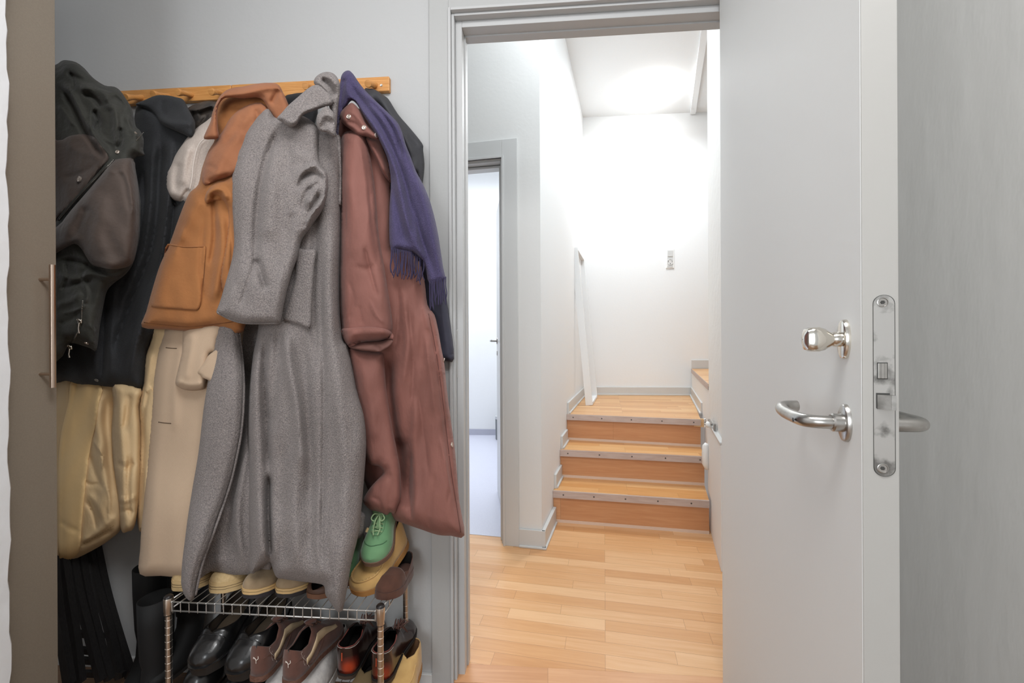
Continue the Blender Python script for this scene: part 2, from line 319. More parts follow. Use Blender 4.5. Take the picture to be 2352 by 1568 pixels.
# gate catch block on the landing nosing
p = onz(1593, 962, S3); q = nfr[2]; u = (nfr[2]-nf[2]); u /= np.linalg.norm(u); bk = np.array([-u[1], u[0], 0])
blk = thing('mounting_block', 'small light wooden block screwed to the right end of the top stair nosing', 'block', tuple(p+ZZ*-.04))
MB().obox(p-bk*.022+ZZ*-.052, u*.066, bk*.022, ZZ*.058, .002).out('block', mat('pale_pine', (226, 190, 146), .5, c2=(212, 172, 124), scale=30), blk)
pl = MB().obox(p-bk*.0245+u*.066+ZZ*-.052, u*.035, bk*.03, ZZ*.058, .003); pl.out('bracket', mat('white_plastic', (240, 240, 238), .35), blk)
MB().obox(p-bk*.027+u*.070+ZZ*-.035, u*.012, bk*.004, ZZ*.008).obox(p-bk*.027+u*.070+ZZ*-.018, u*.012, bk*.004, ZZ*.008).obox(p-bk*.027+u*.070+ZZ*-.001, u*.012, bk*.004, ZZ*.006).out('slot', BLACKG, blk)
# upper step tread with nosing
ust = thing('upper_step', 'oak step with screwed nosing rising to the right of the landing', 'step', tuple(r0+rdir*.8+ZZ*.845))
m = MB().prism([tuple((r0+rdir*.02)[:2]), tuple((r0+rdir*1.69)[:2]), (3.28, YB-.004), (3.28, 2.75)], .845, .862); m.out('tread', TRW, ust); plat.out('body', HALLW, ust)
nso = MB().obox(r0+rdir*.02-rn*.004+ZZ*.822, rdir*1.66, rn*.004, ZZ*.042, .001).out('nosing', NOSM, ust)
for q in range(9): MB().lathe([(.005, -.0015), (.005, 0), (.001, .0004)], r0+rdir*(.1+q*.18)-rn*.004+ZZ*.842, -rn, 8).out('screw', MATS['dark_screw'], nso)
# ------------------------------------------------------------------ safety gate panel on the right
gate = thing('safety_gate', 'white half-height gate panel beside the stairs, mostly behind the open door', 'gate', (1.0, 2.7, 0))
g0 = np.array([1.015, 2.84, 0])-rdir*.62; MB().obox(g0+ZZ*.0, rdir*.62, rn*.022, ZZ*.63, .003).out('panel', HALLW, gate)
MB().obox(g0+ZZ*.63-rn*.004, rdir*.62, rn*.03, ZZ*.014, .004).out('top_rail', GLOSSW, gate)
c = g0+rdir*.605+ZZ*.50
MB().tube([c-rn*.008+ZZ*.005-rdir*.01, c-rn*.016+ZZ*-.01-rdir*.014, c-rn*.018+ZZ*-.06-rdir*.018, c-rn*.017+ZZ*-.12-rdir*.018, c-rn*.008+ZZ*-.155-rdir*.016], [.012, .019, .021, .021, .012], 10, flat=1).out('catch', mat('catch_plastic', (238, 238, 236), .4), gate, 'all')
kn = MB().lathe([(.004, 0), (.016, .004), (.018, .014), (.014, .024), (.004, .027)], g0+rdir*.36+ZZ*.665-rn*.01, -rn, 16); kn.out('knob', MATS['white_plastic'], gate, 'all')
MB().obox(g0+rdir*.36+ZZ*.66-rn*.008, rdir*.16, rn*.012, ZZ*.012, .002).obox(g0+rdir*.28+ZZ*.645, rdir*.03, rn*.012, ZZ*.04, .002).out('hinge_bracket', mat('grey_bracket', (150, 150, 148), .35, .8), gate)
# ------------------------------------------------------------------ leaning white frame
lf = thing('leaning_frame', 'tall white wooden frame leaning against the left wall on the landing', 'frame', tuple(onz(1366, 930, S3)))
# near lower corner at pixels (1366,930); frame lies roughly along the left wall and leans on it
nb = onz(1357, 931, S3)+ZZ*.002
yb_ = nb[1]; 
hgt = None
top = None
wallu = lw
# foot stands out from the wall; top touches the wall
foot = nb; dist = np.dot(foot-o0, -ln); Hf = 1.40
lean = math.asin(min(.9, (dist-.012)/Hf)); upf = np.array(ln)*math.sin(lean)+ZZ*math.cos(lean); outf = np.cross(upf, wallu); outf = outf if np.dot(outf, -ln) > 0 else -outf
Wf = .56
def fpt(a, b, c): return foot+wallu*a+upf*b-outf*c
for (a, b, wa, wb) in ((0, 0, .022, Hf), (Wf-.022, 0, .022, Hf)):
    MB().obox(fpt(a, b, .045), wallu*wa, upf*wb, outf*.06, .002).out('side_board', HALLW, lf)
for b in (0, Hf-.022): MB().obox(fpt(.022, b, .045), wallu*(Wf-.044), upf*.022, outf*.06, .002).out('cross_board', HALLW, lf)
sp0 = fpt(.008, Hf*.93, .048); st = [sp0, sp0-ZZ*.12+wallu*-.004, sp0-ZZ*.2+wallu*.006+ln*.01, sp0-ZZ*.3-wallu*.006+ln*.004, sp0-ZZ*.40+wallu*.004+ln*.012, sp0-ZZ*.5-wallu*.002+ln*.006, sp0-ZZ*.62+ln*.01]
MB().tube(crv(st, 5), .0018, 6).lathe([(0.001, 0), (.005, .003), (.003, .012)], st[-1]-ZZ*.012, ZZ, 8).out('string', mat('string', (226, 226, 224), .8), lf)
# ------------------------------------------------------------------ socket
sk = thing('wall_socket', 'white wall switch above a three-hole socket on the landing wall', 'socket', tuple(ony(1538, 594, YB)))
a = ony(1529, 573, YB); b = ony(1548, 616, YB); cx = (a[0]+b[0])/2
MB().box((a[0], YB-.010, b[2]), (b[0], YB, a[2]), .003).out('plate', MATS['white_plastic'], sk)
zm = a[2]-(a[2]-b[2])*.40
MB().box((a[0]+.014, YB-.018, zm+.002), (b[0]-.014, YB-.009, a[2]-.012), .003).out('rocker', GLOSSW, sk)
sb = MB().box((a[0]+.012, YB-.013, b[2]+.010), (b[0]-.012, YB-.009, zm-.004), .002).out('socket_face', GLOSSW, sk)
cz = (zm+b[2])/2; MB().lathe([(.030, -.001), (.030, .004), (.027, .004), (.0265, .001), (.001, .001)], (cx, YB-.013, cz+.005), (0, -1, 0), 24).out('socket_rim', mat('rim', (214, 214, 212), .5), sk)
h = MB()
for dx, dz, r in ((-.019, .006, .0032), (.019, .006, .0032), (0, -.016, .004)): h.lathe([(r, 0), (r, .0015), (.001, .0016)], (cx+dx, YB-.0165, cz+.004+dz), (0, -1, 0), 10)
h.out('pin_hole', BLACKG, sk)
# ------------------------------------------------------------------ ceiling lamp over the landing
cl = thing('ceiling_lamp', 'glowing round white lamp on the ceiling above the landing', 'ceiling lamp', tuple(onz(1500, 205, 3.5)))
EM = mat('lamp_glass', (255, 255, 255), .4); EM.node_tree.nodes['Principled BSDF'].inputs['Emission Color'].default_value = (1, .98, .95, 1); EM.node_tree.nodes['Principled BSDF'].inputs['Emission Strength'].default_value = 10
c = onz(1500, 205, 3.5)
MB().lathe([(.262, .0), (.27, -.004), (.27, -.012), (.25, -.035), (.19, -.06), (.1, -.075), (.001, -.08)], c, ZZ, 36).out('shade', EM, cl, 'all')
# ------------------------------------------------------------------ side room
LAV = mat('lavender_vinyl', (208, 211, 226), .35, c2=(214, 217, 230), scale=160, bump=.02)
m = MB(); struct('floor_side_room', MB().obox(hw(-2.2, .085, -.05), hx*2.03, np.array([-hx[1], hx[0], 0])*2.9, ZZ*.052), LAV)
SY = 5.32
struct('wall_side_room', MB().box((-3, SY, 0), (.0, SY+.1, 3.3)).box((-2.2, 2.75, 0), (-2.1, SY, 3.3)).box((-.17, 2.60, 0), (-.07, SY, 3.3)), HALLW)
struct('ceiling_side_room', MB().box((-2.2, 2.75, 3.3), (-.1, SY, 3.35)), HALLW)
struct('baseboard_side_room', MB().box((-2.1, SY-.012, 0), (-.17, SY, .075), .003), mat('lavender_cove', (178, 180, 194), .5))
sd = thing('side_room_door', 'white inner door swung open into the lavender-floored side room', 'door', (-.26, 2.6, 0))
h0 = np.array([-.245, 2.60, 0]); du = np.array([-.135, .72, 0]); du /= np.linalg.norm(du); dn = np.array([-du[1], du[0], 0])
MB().obox(h0+ZZ*.01, du*.72, -dn*.035, ZZ*2.12, .002).out('leaf', GLOSSW, sd)
hb = h0+du*.655+ZZ*1.155
MB().lathe([(.024, 0), (.024, .006), (.01, .008)], hb, dn, 20).tube(crv([hb, hb+dn*.035, hb+dn*.05-du*.012, hb+dn*.052-du*.06, hb+dn*.05-du*.10], 5), .008, 10).lathe([(.02, 0), (.02, .005), (.001, .006)], hb-ZZ*.09, dn, 16).out('handle', STEEL, sd, 40)
for (x, y) in ((1152, 475), (1155, 1120)):
    dd = rays((x, y))[0]; # hinge plates on the jamb
    P0 = hw(DX1-.03, .03, 0); Nn = hx; t = np.dot(P0-CP, Nn)/np.dot(dd, Nn); P = CP+dd*t; bkd = np.array([-hx[1], hx[0], 0])
    hg = thing('hinge', 'small steel hinge plate on the side room door jamb, '+('upper one' if y < 800 else 'lower one'), 'hinge', tuple(P))
    MB().obox(P-bkd*.016-ZZ*.04-hx*.004, bkd*.03, hx*.004, ZZ*.08, .001).out('plate', mat('hinge_paint', (196, 196, 196), .4, .5), hg)
    MB().lathe([(.007, 0), (.007, .004), (.001, .005)], P-hx*.004, -hx, 10).lathe([(.004, 0), (.004, .004)], P-hx*.004+ZZ*.026, -hx, 10).lathe([(.004, 0), (.004, .004)], P-hx*.004-ZZ*.026, -hx, 10).out('screw', mat('hinge_screw', (90, 90, 90), .4, .8), hg)
bp_ = onz(1150, 1011, 0); bn = thing('waste_bin', 'grey cylindrical waste bin with pale lid in the side room', 'waste bin', tuple(bp_))
bc = bp_+np.array([.02, .05, 0])
MB().lathe([(.078, 0), (.085, .01), (.088, .25), (.086, .255)], bc, ZZ, 28).out('body', mat('bin_grey', (112, 116, 118), .4, .3), bn, 40)
MB().lathe([(.09, .245), (.09, .275), (.08, .285), (.001, .29)], bc, ZZ, 28).out('lid', mat('bin_lid', (196, 198, 200), .35), bn, 40)
# ------------------------------------------------------------------ the open door
def camxy(x, d): return CP*[1, 1, 0]+R0*x+FW*d
PH = math.radians(15)
A = camxy(.451, .562); du_ = R0*math.sin(PH)+FW*math.cos(PH); dnr = R0*math.cos(PH)-FW*math.sin(PH)   # dnr points to the far face
TH = .0405; LW = .882
door = thing('open_door', 'white flush door standing open towards the viewer with steel lever and lock', 'door', tuple(A+du_*LW))
MB().obox(A+ZZ*.0, du_*LW, dnr*TH, ZZ*2.262, .0015).out('leaf', [DOORW], door)
MB().obox(A-du_*.0012+dnr*.0006+ZZ*.0015, du_*.0035, dnr*(TH-.0012), ZZ*2.259, .0008).out('edge_shade_strip', mat('edge_shade_tone', (184, 183, 179), .5, bump=.03, bscale=25), door)  # thin strip coloured darker to imitate the dimmer light on the lock edge
def on_face(x, y, off=0): # pixel onto the visible face
    dd = rays((x, y))[0]; t = np.dot(A-dnr*off-CP, dnr)/np.dot(dd, dnr); return CP+dd*t
def on_edge(x, y, off=0):
    dd = rays((x, y))[0]; t = np.dot(A-du_*(off+.0012)-CP, du_)/np.dot(dd, du_); return CP+dd*t
fc = -dnr
# lock faceplate on the edge
t0 = on_edge(2030, 678); t1 = on_edge(2030, 1093); zt, zb = t0[2], t1[2]; ec = A+dnr*.0235-du_*.0012; hwid = .0112
out_ = []; N = 14
for k in range(N+1): a = PI*k/N; out_.append((math.cos(a)*hwid, zt-hwid+math.sin(a)*hwid))
for k in range(N+1): a = PI+PI*k/N; out_.append((math.cos(a)*hwid, zb+hwid+math.sin(a)*hwid))
def plate(poly, y0, y1, c=ec):
    n = len(poly); V = [np.array([c[0], c[1], 0])+dnr*p[0]+ZZ*p[1]-du_*y for y in (y0, y1) for p in poly]
    return V, [tuple(range(n)), tuple(range(n, 2*n))]+[(i, (i+1) % n, n+(i+1) % n, n+i) for i in range(n)]
lockp = MB(); lockp.add(*plate(out_, -.002, .0012)); fp = lockp.out('lock_faceplate', STEELD, door)
gp = [(x*1.07+.0004, (z-(zt+zb)/2)*1.006+(zt+zb)/2) for x, z in out_]; MB().add(*plate(gp, -.002, .0003)).out('faceplate_groove', mat('groove', (70, 70, 68), .8), door)
for y in (694, 1075):
    c = on_edge(2027, y, .0012); MB().lathe([(.0062, 0), (.0062, .0008), (.0054, .001), (.0050, .0004), (.0032, .0004)], c, -du_, 18).out('screw', STEEL, fp, 30); MB().lathe([(.0024, .0006), (.0024, .0014), (.0005, .0014)], c, -du_, 6).out('screw_recess', MATS['groove'], fp)
def rct(x0, y0, x1, y1, dep, name, mm, par=fp, bev=.0004):
    a = on_edge(x0, y0, .0012); b = on_edge(x1, y1, .0012); w_ = np.dot(b-a, dnr); h_ = a[2]-b[2]
    return MB().obox(np.array([a[0], a[1], b[2]]), dnr*w_, -du_*dep, ZZ*h_, bev).out(name, mm, par)
rct(2014, 832, 2039, 871, .0004, 'bolt_gap', MATS['groove']); rct(2016, 834, 2037, 869, .0009, 'dead_bolt', STEEL)
rct(2022, 834, 2023, 869, .0011, 'bolt_line', MATS['groove']); rct(2031, 834, 2031.6, 869, .0011, 'bolt_line', MATS['groove'])
rct(2012, 902, 2044, 938, .0004, 'latch_gap', MATS['groove'])
a = on_edge(2014, 906, .0012); b = on_edge(2050, 940, .0012); w_ = np.dot(b-a, dnr); z0, z1 = b[2], a[2]
Vl = []; 
for z in (z0, z1):
    for (s_, e_) in ((0, -.001), (0, .0012), (w_*.75, .0075), (w_, .0085), (w_, -.001)): Vl.append(np.array([a[0], a[1], 0])+dnr*s_-du_*e_+ZZ*z)
obj('latch', Vl, [(0, 1, 2, 3, 4), (5, 6, 7, 8, 9)]+[(i, (i+1) % 5, 5+(i+1) % 5, 5+i) for i in range(5)], mat('latch_steel', (150, 148, 144), .4, .8, c2=(110, 108, 104), scale=60), fp)
# lever with oval rose on the visible face
def oval(c, ax, wd, ht, th, name, par, mm=STEEL):
    return MB().lathe([(1.0, -.001), (1.0, th*.4), (.93, th*.85), (.80, th), (.02, th)], c, ax, 40, 1, 1) if False else None
def rose(c, n_, rx, rz_, th):
    mb = MB(); prof = [(1.0, -.001), (1.0, th*.45), (.94, th*.85), (.84, th), (.01, th)]; side = np.cross(n_, ZZ); V = []; Fc = []; N = 40
    for r, h in prof:
        for k in range(N): a = 2*PI*k/N; V.append(c+n_*h+side*math.cos(a)*rx*r+ZZ*math.sin(a)*rz_*r)
    for i in range(len(prof)-1):
        for k in range(N): Fc.append((i*N+k, i*N+(k+1) % N, (i+1)*N+(k+1) % N, (i+1)*N+k))
    Fc.append(tuple(range(N))); Fc.append(tuple(range((len(prof)-1)*N, len(prof)*N))); mb.add(V, Fc); return mb
c = on_face(1945, 971); lev = thing('x', '', '') if False else None
ro = rose(c, fc, .0165, .0260, .006).out('handle_rose', STEEL, door, 35)
pts = crv([c+fc*.004, c+fc*.030, c+fc*.044+du_*.006, c+fc*.050+du_*.022, c+fc*.051+du_*.060, c+fc*.050+du_*.090+ZZ*.001, c+fc*.046+du_*.112+ZZ*.003, c+fc*.034+du_*.126+ZZ*.004, c+fc*.018+du_*.130+ZZ*.004], 6)
MB().tube(pts, .0092, 20).out('lever', STEEL, door, 50)
MB().lathe([(.0125, 0), (.0125, .012), (.011, .014), (.009, .014)], c+fc*.005, fc, 24).out('lever_collar', STEEL, ro, 35)
MB().lathe([(.003, 0), (.0032, .0006), (.0012, .0004)], c+fc*.051+du_*.016-fc*-.009+ZZ*-.001, fc, 10).out('grub_screw', MATS['groove'], ro)
# the lever on the far face
c2 = c-fc*TH; c2r = c2
rose(c2, -fc, .0165, .0260, .006).out('handle_rose', STEEL, door, 35)
pts = crv([c2-fc*.004, c2-fc*.030, c2-fc*.046+du_*.006, c2-fc*.053+du_*.022, c2-fc*.053+du_*.062, c2-fc*.050+du_*.10, c2-fc*.03+du_*.128, c2-fc*.016+du_*.130], 6)
MB().tube(pts, .0092, 20).out('lever', STEEL, door, 50)
# thumb-turn knob
c = on_face(1943, 779); kr = rose(c, fc, .0150, .0275, .0065).out('lock_rose', CHROME, door, 35)
V = []; Fc = []; prof = [(.010, .005), (.0105, .014), (.0092, .017), (.0100, .019), (.0150, .026), (.0170, .034), (.0168, .044), (.0145, .049), (.008, .052), (.001, .0525)]
side = np.cross(fc, ZZ); N = 32
for i, (r, h) in enumerate(prof):
    sq = 4 if i > 4 else 2
    for k in range(N):
        a = 2*PI*k/N; ca, sa = math.cos(a), math.sin(a); q = (abs(ca)**sq+abs(sa)**sq)**(-1/sq)
        V.append(c+fc*h+side*ca*q*r*(.8 if i > 3 else 1)+ZZ*sa*q*r*(1.0 if i > 3 else 1))
for i in range(len(prof)-1):
    for k in range(N): Fc.append((i*N+k, i*N+(k+1) % N, (i+1)*N+(k+1) % N, (i+1)*N+k))
obj('thumb_turn', V, Fc, CHROME, door, 30)
# lipping groove on door face near the edge and hinges
# ------------------------------------------------------------------ tall cabinet on the left
CABM = mat('cabinet_taupe', (142, 132, 118), .42, c2=(137, 127, 114), scale=300, spec=.4)
cab = thing('wardrobe_cabinet', 'tall matt taupe cabinet with a vertical steel bar handle at the left edge', 'cabinet', (-1.6, .8, 0))
MB().box((-1.9, .47, -.02), (-1.327, 1.066, 2.45)).out('body', CABM, cab)
cd = MB().box((-1.327, .4725, .05), (-1.309, 1.068, 2.44), .0012).out('door', CABM, cab)
zb0 = ony(120, 608, 1.03); 
bt, bb = .98*0+CAMH, 0
def onx(x, y, X):
    d = rays((x, y))[0]; return CP+d*(X/d[0])
T_ = onx(120, 608, -1.274); B_ = onx(121, 890, -1.274); ybar = T_[1]
MB().lathe([(.0062, B_[2]), (.0062, T_[2])], (-1.274, ybar, 0), ZZ, 20).lathe([(.004, 0), (.004, .036)], (-1.309, ybar, onx(120, 641, -1.274)[2]), (1, 0, 0), 12).lathe([(.004, 0), (.004, .036)], (-1.309, ybar, onx(120, 859, -1.274)[2]), (1, 0, 0), 12).out('handle', mat('brushed_nickel', (196, 176, 160), .3, 1), cd, 40)
# ================================================================== THE COAT RAIL
rail = thing('coat_rail', 'long oak rail of round wooden pegs screwed to the grey wall above the coats', 'coat rail', (-1.2, WY, 2.0))
RAILW = mat('rail_oak', (196, 134, 70), .5, c2=(214, 156, 92), scale=14, stretch=(1.2, 1, 22), bump=.05)
xe = ony(898, 190, WY)[0]; xj = ony(539, 210, WY)[0]
MB().box((xj+.001, WY-.018, 2.004), (xe, WY, 2.054), .003).out('board', RAILW, rail)
MB().box((-1.95, WY-.018, 2.004), (xj-.001, WY, 2.054), .003).out('board', RAILW, rail)
def peg(px, py):
    t = ony(px, py, WY-.078); b = np.array([t[0]+.0, WY-.016, 2.026]); b[0] = t[0]
    ax = t-b; L_ = np.linalg.norm(ax)
    MB().lathe([(.0100, 0), (.0085, L_*.3), (.0085, L_*.65), (.0115, L_*.88), (.0118, L_*.97), (.0105, L_), (.001, L_+.0005)], b, ax, 20).out('peg', RAILW, rail, 50)
for q in ((288, 223), (351, 216), (407, 211), (484, 210), (701, 197), (845, 192), (590, 204), (762, 200), (210, 228)): peg(*q)
s0 = ony(876, 196, WY-.018); MB().lathe([(.0045, 0), (.0045, .001), (.002, .0006), (.001, .0002)], s0, (0, -1, 0), 12).out('screw', CHROME, rail)
# ================================================================== CLOTH
def seg_dist(P, L):
    """distance, side sign and position along a polyline"""
    L = np.asarray(L, float); best = np.full(len(P), 1e9); sd = np.zeros(len(P)); tt = np.zeros(len(P)); acc = 0; tot = np.linalg.norm(np.diff(L, axis=0), axis=1).sum()+1e-9
    for i in range(len(L)-1):
        a, b = L[i], L[i+1]; ab = b-a; l = np.linalg.norm(ab)+1e-9; ap = P-a; t = np.clip((ap@ab)/(l*l), 0, 1); q = a+t[:, None]*ab; d = np.linalg.norm(P-q, axis=1)
        k = d < best; best[k] = d[k]; sd[k] = np.sign(ab[0]*ap[k, 1]-ab[1]*ap[k, 0]); tt[k] = (acc+t[k]*l)/tot; acc += l
    return best, sd, tt
class Height:
    def __init__(s, d, T, ew, outline, folds, noise, seed, flare=None):
        s.d = d; s.T = T; s.ew = ew; s.out = np.array(list(outline)+[outline[0]]); s.folds = folds; s.noise = noise; s.seed = seed
    def base(s, P):
        if callable(s.d): return s.d(P)
        if isinstance(s.d, (int, float)): return np.full(len(P), float(s.d))
        w = 0; a = 0
        for (x, y, v) in s.d: k = 1/((P[:, 0]-x)**2+(P[:, 1]-y)**2+400)**1.5; w = w+k; a = a+k*v
        return a/w
    def __call__(s, P):
        P = np.atleast_2d(np.asarray(P, float)); h = s.base(P); d, _, _ = seg_dist(P, s.out); u = np.clip(d/s.ew, 0, 1)
        prof = np.sqrt(np.clip(1-(1-u)**2, 0, 1)); h = h+s.T*prof
        for f in s.folds:
            L, w_, a = f[0], f[1], f[2]; kind = f[3] if len(f) > 3 else 'g'
            dd, sg, t = seg_dist(P, L); end = np.clip(np.minimum(t, 1-t)*6, 0, 1); end = end*end*(3-2*end)
            if kind == 'g': h = h+a*np.exp(-(dd/w_)**2)*(end*.9+.1)*np.minimum(1, prof*1.5+.1)
            elif kind == 'r': h = h+a*np.exp(-(dd/w_)**2) # full length ridge/groove
            elif kind == 's': sdist = sg*dd; e2 = np.where((t > 0) & (t < 1), 1, np.exp(-(dd/6)**2)); h = h+a/(1+np.exp(-np.clip(sdist/1.6, -30, 30)))*np.exp(-np.clip(sdist, 0, None)/w_)*(end*.8+.2)*e2
        if s.noise:
            r = np.random.default_rng(s.seed)
            for k in range(14):
                wl = r.uniform(38, 170); an = r.uniform(-.45, .45) if k % 4 else r.uniform(-1.3, 1.3); ph = r.uniform(0, 6.28); wob = 12*np.sin(P[:, 1]*r.uniform(.006, .016)+r.uniform(0, 6))
                env = .5+.5*np.sin(P[:, 0]*r.uniform(.004, .014)+P[:, 1]*r.uniform(.004, .014)+r.uniform(0, 6))
                h = h+s.noise*.22*prof*env*np.sin(2*PI/wl*((P[:, 0]+wob)*math.cos(an)+P[:, 1]*math.sin(an))+ph)
        return h
def dens(out, st):
    r = []; n = len(out)
    for i in range(n):
        a = np.array(out[i], float); b = np.array(out[(i+1) % n], float); k = max(1, int(np.linalg.norm(b-a)/st))
        for j in range(k): r.append(a+(b-a)*j/k)
    return np.array(r)
def inside(P, O):
    c = np.zeros(len(P), bool); n = len(O); j = n-1
    for i in range(n):
        xi, yi = O[i]; xj_, yj = O[j]; k = ((yi > P[:, 1]) != (yj > P[:, 1])) & (P[:, 0] < (xj_-xi)*(P[:, 1]-yi)/(yj-yi+1e-12)+xi); c ^= k; j = i
    return c
def cloth(name, outline, d, T, m, parent, folds=(), ew=40, st=5.5, noise=.0, seed=1, back=.012, smooth=True, label=None, lip=.5):
    if smooth: outline = [tuple(p) for p in crv(outline, 3, True)]
    fl = []
    for f in folds:
        f = list(f); f[0] = [tuple(p) for p in (crv(f[0], 4) if len(f[0]) > 2 else f[0])]; fl.append(f)
    H = Height(d, T, ew, outline, fl, noise, seed)
    B = dens(outline, st); x0, y0 = B.min(0); x1, y1 = B.max(0)
    gx, gy = np.meshgrid(np.arange(x0, x1, st), np.arange(y0, y1, st*.87)); gx = gx+((np.arange(gx.shape[0]) % 2)*st*.5)[:, None]
    G = np.stack([gx.ravel(), gy.ravel()], 1); G = G[inside(G, B)]; dd, _, _ = seg_dist(G, np.vstack([B, B[:1]])); G = G[dd > st*.45]
    ins = []
    for f in fl: # finer sampling across sharp creases
        if f[1] < 9 or (len(f) > 3 and f[3] == 's'):
            D = dens(f[0], st)[:-1]; 
            for k in (-3.2, -1.1, 1.1, 3.2):
                Q = D.copy(); t = np.gradient(D, axis=0) if len(D) > 2 else np.ones_like(D); t = t/(np.linalg.norm(t, axis=1)[:, None]+1e-9); Q = D+np.stack([-t[:, 1], t[:, 0]], 1)*k; ins.append(Q)
    if ins:
        I = np.vstack(ins); I = I[inside(I, B)]; dI, _, _ = seg_dist(I, np.vstack([B, B[:1]])); I = I[dI > st*.5]
        if len(I):
            keep = np.ones(len(G), bool)
            for c in range(0, len(I), 200):
                q = I[c:c+200]; keep &= (((G[:, None, :]-q[None])**2).sum(2).min(1) > 4)
            G = np.vstack([G[keep], I])
    P = np.vstack([B, G]); nb = len(B)
    vs, es, fs, *_ = delaunay_2d_cdt([Vector((p[0], p[1])) for p in P], [], [list(range(nb))], 1, 1e-4)
    Q = np.array([(v.x, v.y) for v in vs]); h = H(Q); hb = H.base(Q)
    front = at_d(Q, h); bk = at_d(Q, np.maximum(hb-back, .002))
    n = len(Q); F = [tuple(f) for f in fs]; cnt = {}
    for f in F:
        for a, b in zip(f, f[1:]+f[:1]): cnt[(a, b)] = 1
    Fc = list(F)+[tuple(n+i for i in f[::-1]) for f in F]
    for (a, b) in cnt:
        if (b, a) not in cnt: Fc.append((b, a, n+a, n+b))
    o = obj(name, np.vstack([front, bk]), Fc, m, parent, 'all', None, label); 
    o.data.set_sharp_from_angle(angle=math.radians(75))
    return o, H
def hang(name, label, cat, px, py, d, group=None): return thing(name, label, cat, tuple(at_d([(px, py)], d)[0]), group)
def line(name, L, H, r, m, parent, off=.0005, n=6, flat=1, st=6, close=False):
    L = dens([*crv(L, 4), ], st)[:None] if False else np.array([p for p in crv(L, 5)]); h = H(L); Pp = at_d(L, h+off); return MB().tube(Pp, r, n).out(name, m, parent, 'all')
def stitches(name, L, H, m, parent, step=8, r=.0006, off=.0006, ln_=.55):
    C_ = np.array(crv(L, 8)); s = np.concatenate([[0], np.cumsum(np.linalg.norm(np.diff(C_, axis=0), axis=1))]); mb = MB(); t = 0
    while t < s[-1]-step*.5:
        a = np.array([[np.interp(t+q, s, C_[:, i]) for i in (0, 1)] for q in (0, step*ln_)]); mb.tube(at_d(a, H(a)+off), r, 5); t += step
    o = mb.out(name, m, parent); return o
def snap(px, py, H, r, parent, mm, name='snap_button', off=.001):
    p = np.array([[px, py]]); c = at_d(p, H(p)+off)[0]; e = 5
    a = at_d([[px+e, py]], H([[px+e, py]])+off)[0]; b = at_d([[px, py+e]], H([[px, py+e]])+off)[0]; n_ = np.cross(a-c, b-c); n_ /= np.linalg.norm(n_); n_ = n_ if n_[1] < 0 else -n_
    return MB().lathe([(r, -.001), (r, .0012), (r*.82, .002), (r*.6, .0012), (r*.45, .001), (r*.3, .0016), (.0002, .0018)], c, n_, 18).out(name, mm, parent, 50)
# fabrics
PARKA = mat('parka_nylon', (56, 56, 50), .8, c2=(44, 45, 41), scale=5, bump=.7, bscale=24, sheen=.09, detail=4)
PARKB = mat('parka_brown', (84, 71, 64), .8, c2=(70, 59, 53), scale=6, bump=.5, bscale=26, sheen=.12, detail=4)
BLACKC = mat('black_cotton', (44, 46, 49), .85, c2=(37, 38, 41), scale=300, bump=.2, sheen=.04)
BLACKD = mat('black_wool', (24, 25, 28), .9, sheen=.04)
KHAKI = mat('khaki_cotton', (222, 194, 150), .75, c2=(208, 180, 138), scale=5, bump=.35, bscale=22, stretch=(1.5, 1, .7), sheen=.04)
KHAKB = mat('khaki_facing', (240, 206, 150), .75, c2=(232, 198, 142), scale=5, bump=.05, bscale=60)
CREAM = mat('cream_twill', (196, 184, 174), .8, c2=(184, 171, 162), scale=200, bump=.1, sheen=.04)
TWEED = weave_mat('beige_tweed', (182, 156, 130), (210, 186, 160), 190, 48)
SUEDE = mat('camel_suede', (164, 108, 60), .85, c2=(146, 93, 49), scale=7, bump=.12, bscale=120, sheen=.10, detail=5, lo=.3, hi=.7)
SUEDE2 = mat('camel_collar', (160, 104, 70), .85, c2=(144, 91, 60), scale=8, bump=.12, bscale=120, sheen=.10, detail=4)
GREY = mat('grey_wool', (152, 144, 140), .95, c2=(110, 104, 104), scale=330, bump=.5, bscale=260, sheen=.10, detail=4, lo=.34, hi=.66)
RUST = mat('rust_nylon', (138, 90, 80), .78, c2=(120, 77, 68), scale=5, bump=.4, bscale=26, stretch=(1.6, 1, .7), sheen=.10, detail=4)
PURP = mat('purple_wool', (78, 70, 106), .9, c2=(60, 54, 86), scale=420, bump=.3, bscale=300, sheen=.09, detail=2)
CHAR = mat('charcoal_cotton', (62, 62, 66), .7, c2=(50, 50, 54), scale=9, bump=.25, bscale=30)
NAVY = mat('navy_cotton', (58, 58, 72), .75, c2=(50, 50, 64), scale=8, bump=.15, bscale=40)
FUR = mat('worn_leather', (58, 54, 52), .7, c2=(84, 74, 66), scale=30, bump=.4, detail=5)
SNAPM = mat('pale_snap', (214, 200, 188), .3, .7)
THR = mat('pale_thread', (190, 170, 150), .8)
# ---- black long garment behind at the far left
t = hang('black_long_coat', 'black long coat barely visible between the cabinet and the khaki trench coat', 'coat', 100, 560, .10)
cloth('body', [(40, 520), (150, 520), (230, 620), (235, 800), (190, 900), (172, 950), (160, 1100), (140, 1260), (40, 1265)], .045, .03, BLACKD, t, [([(120, 700), (118, 1200)], 14, -.015)], noise=.004, seed=3)
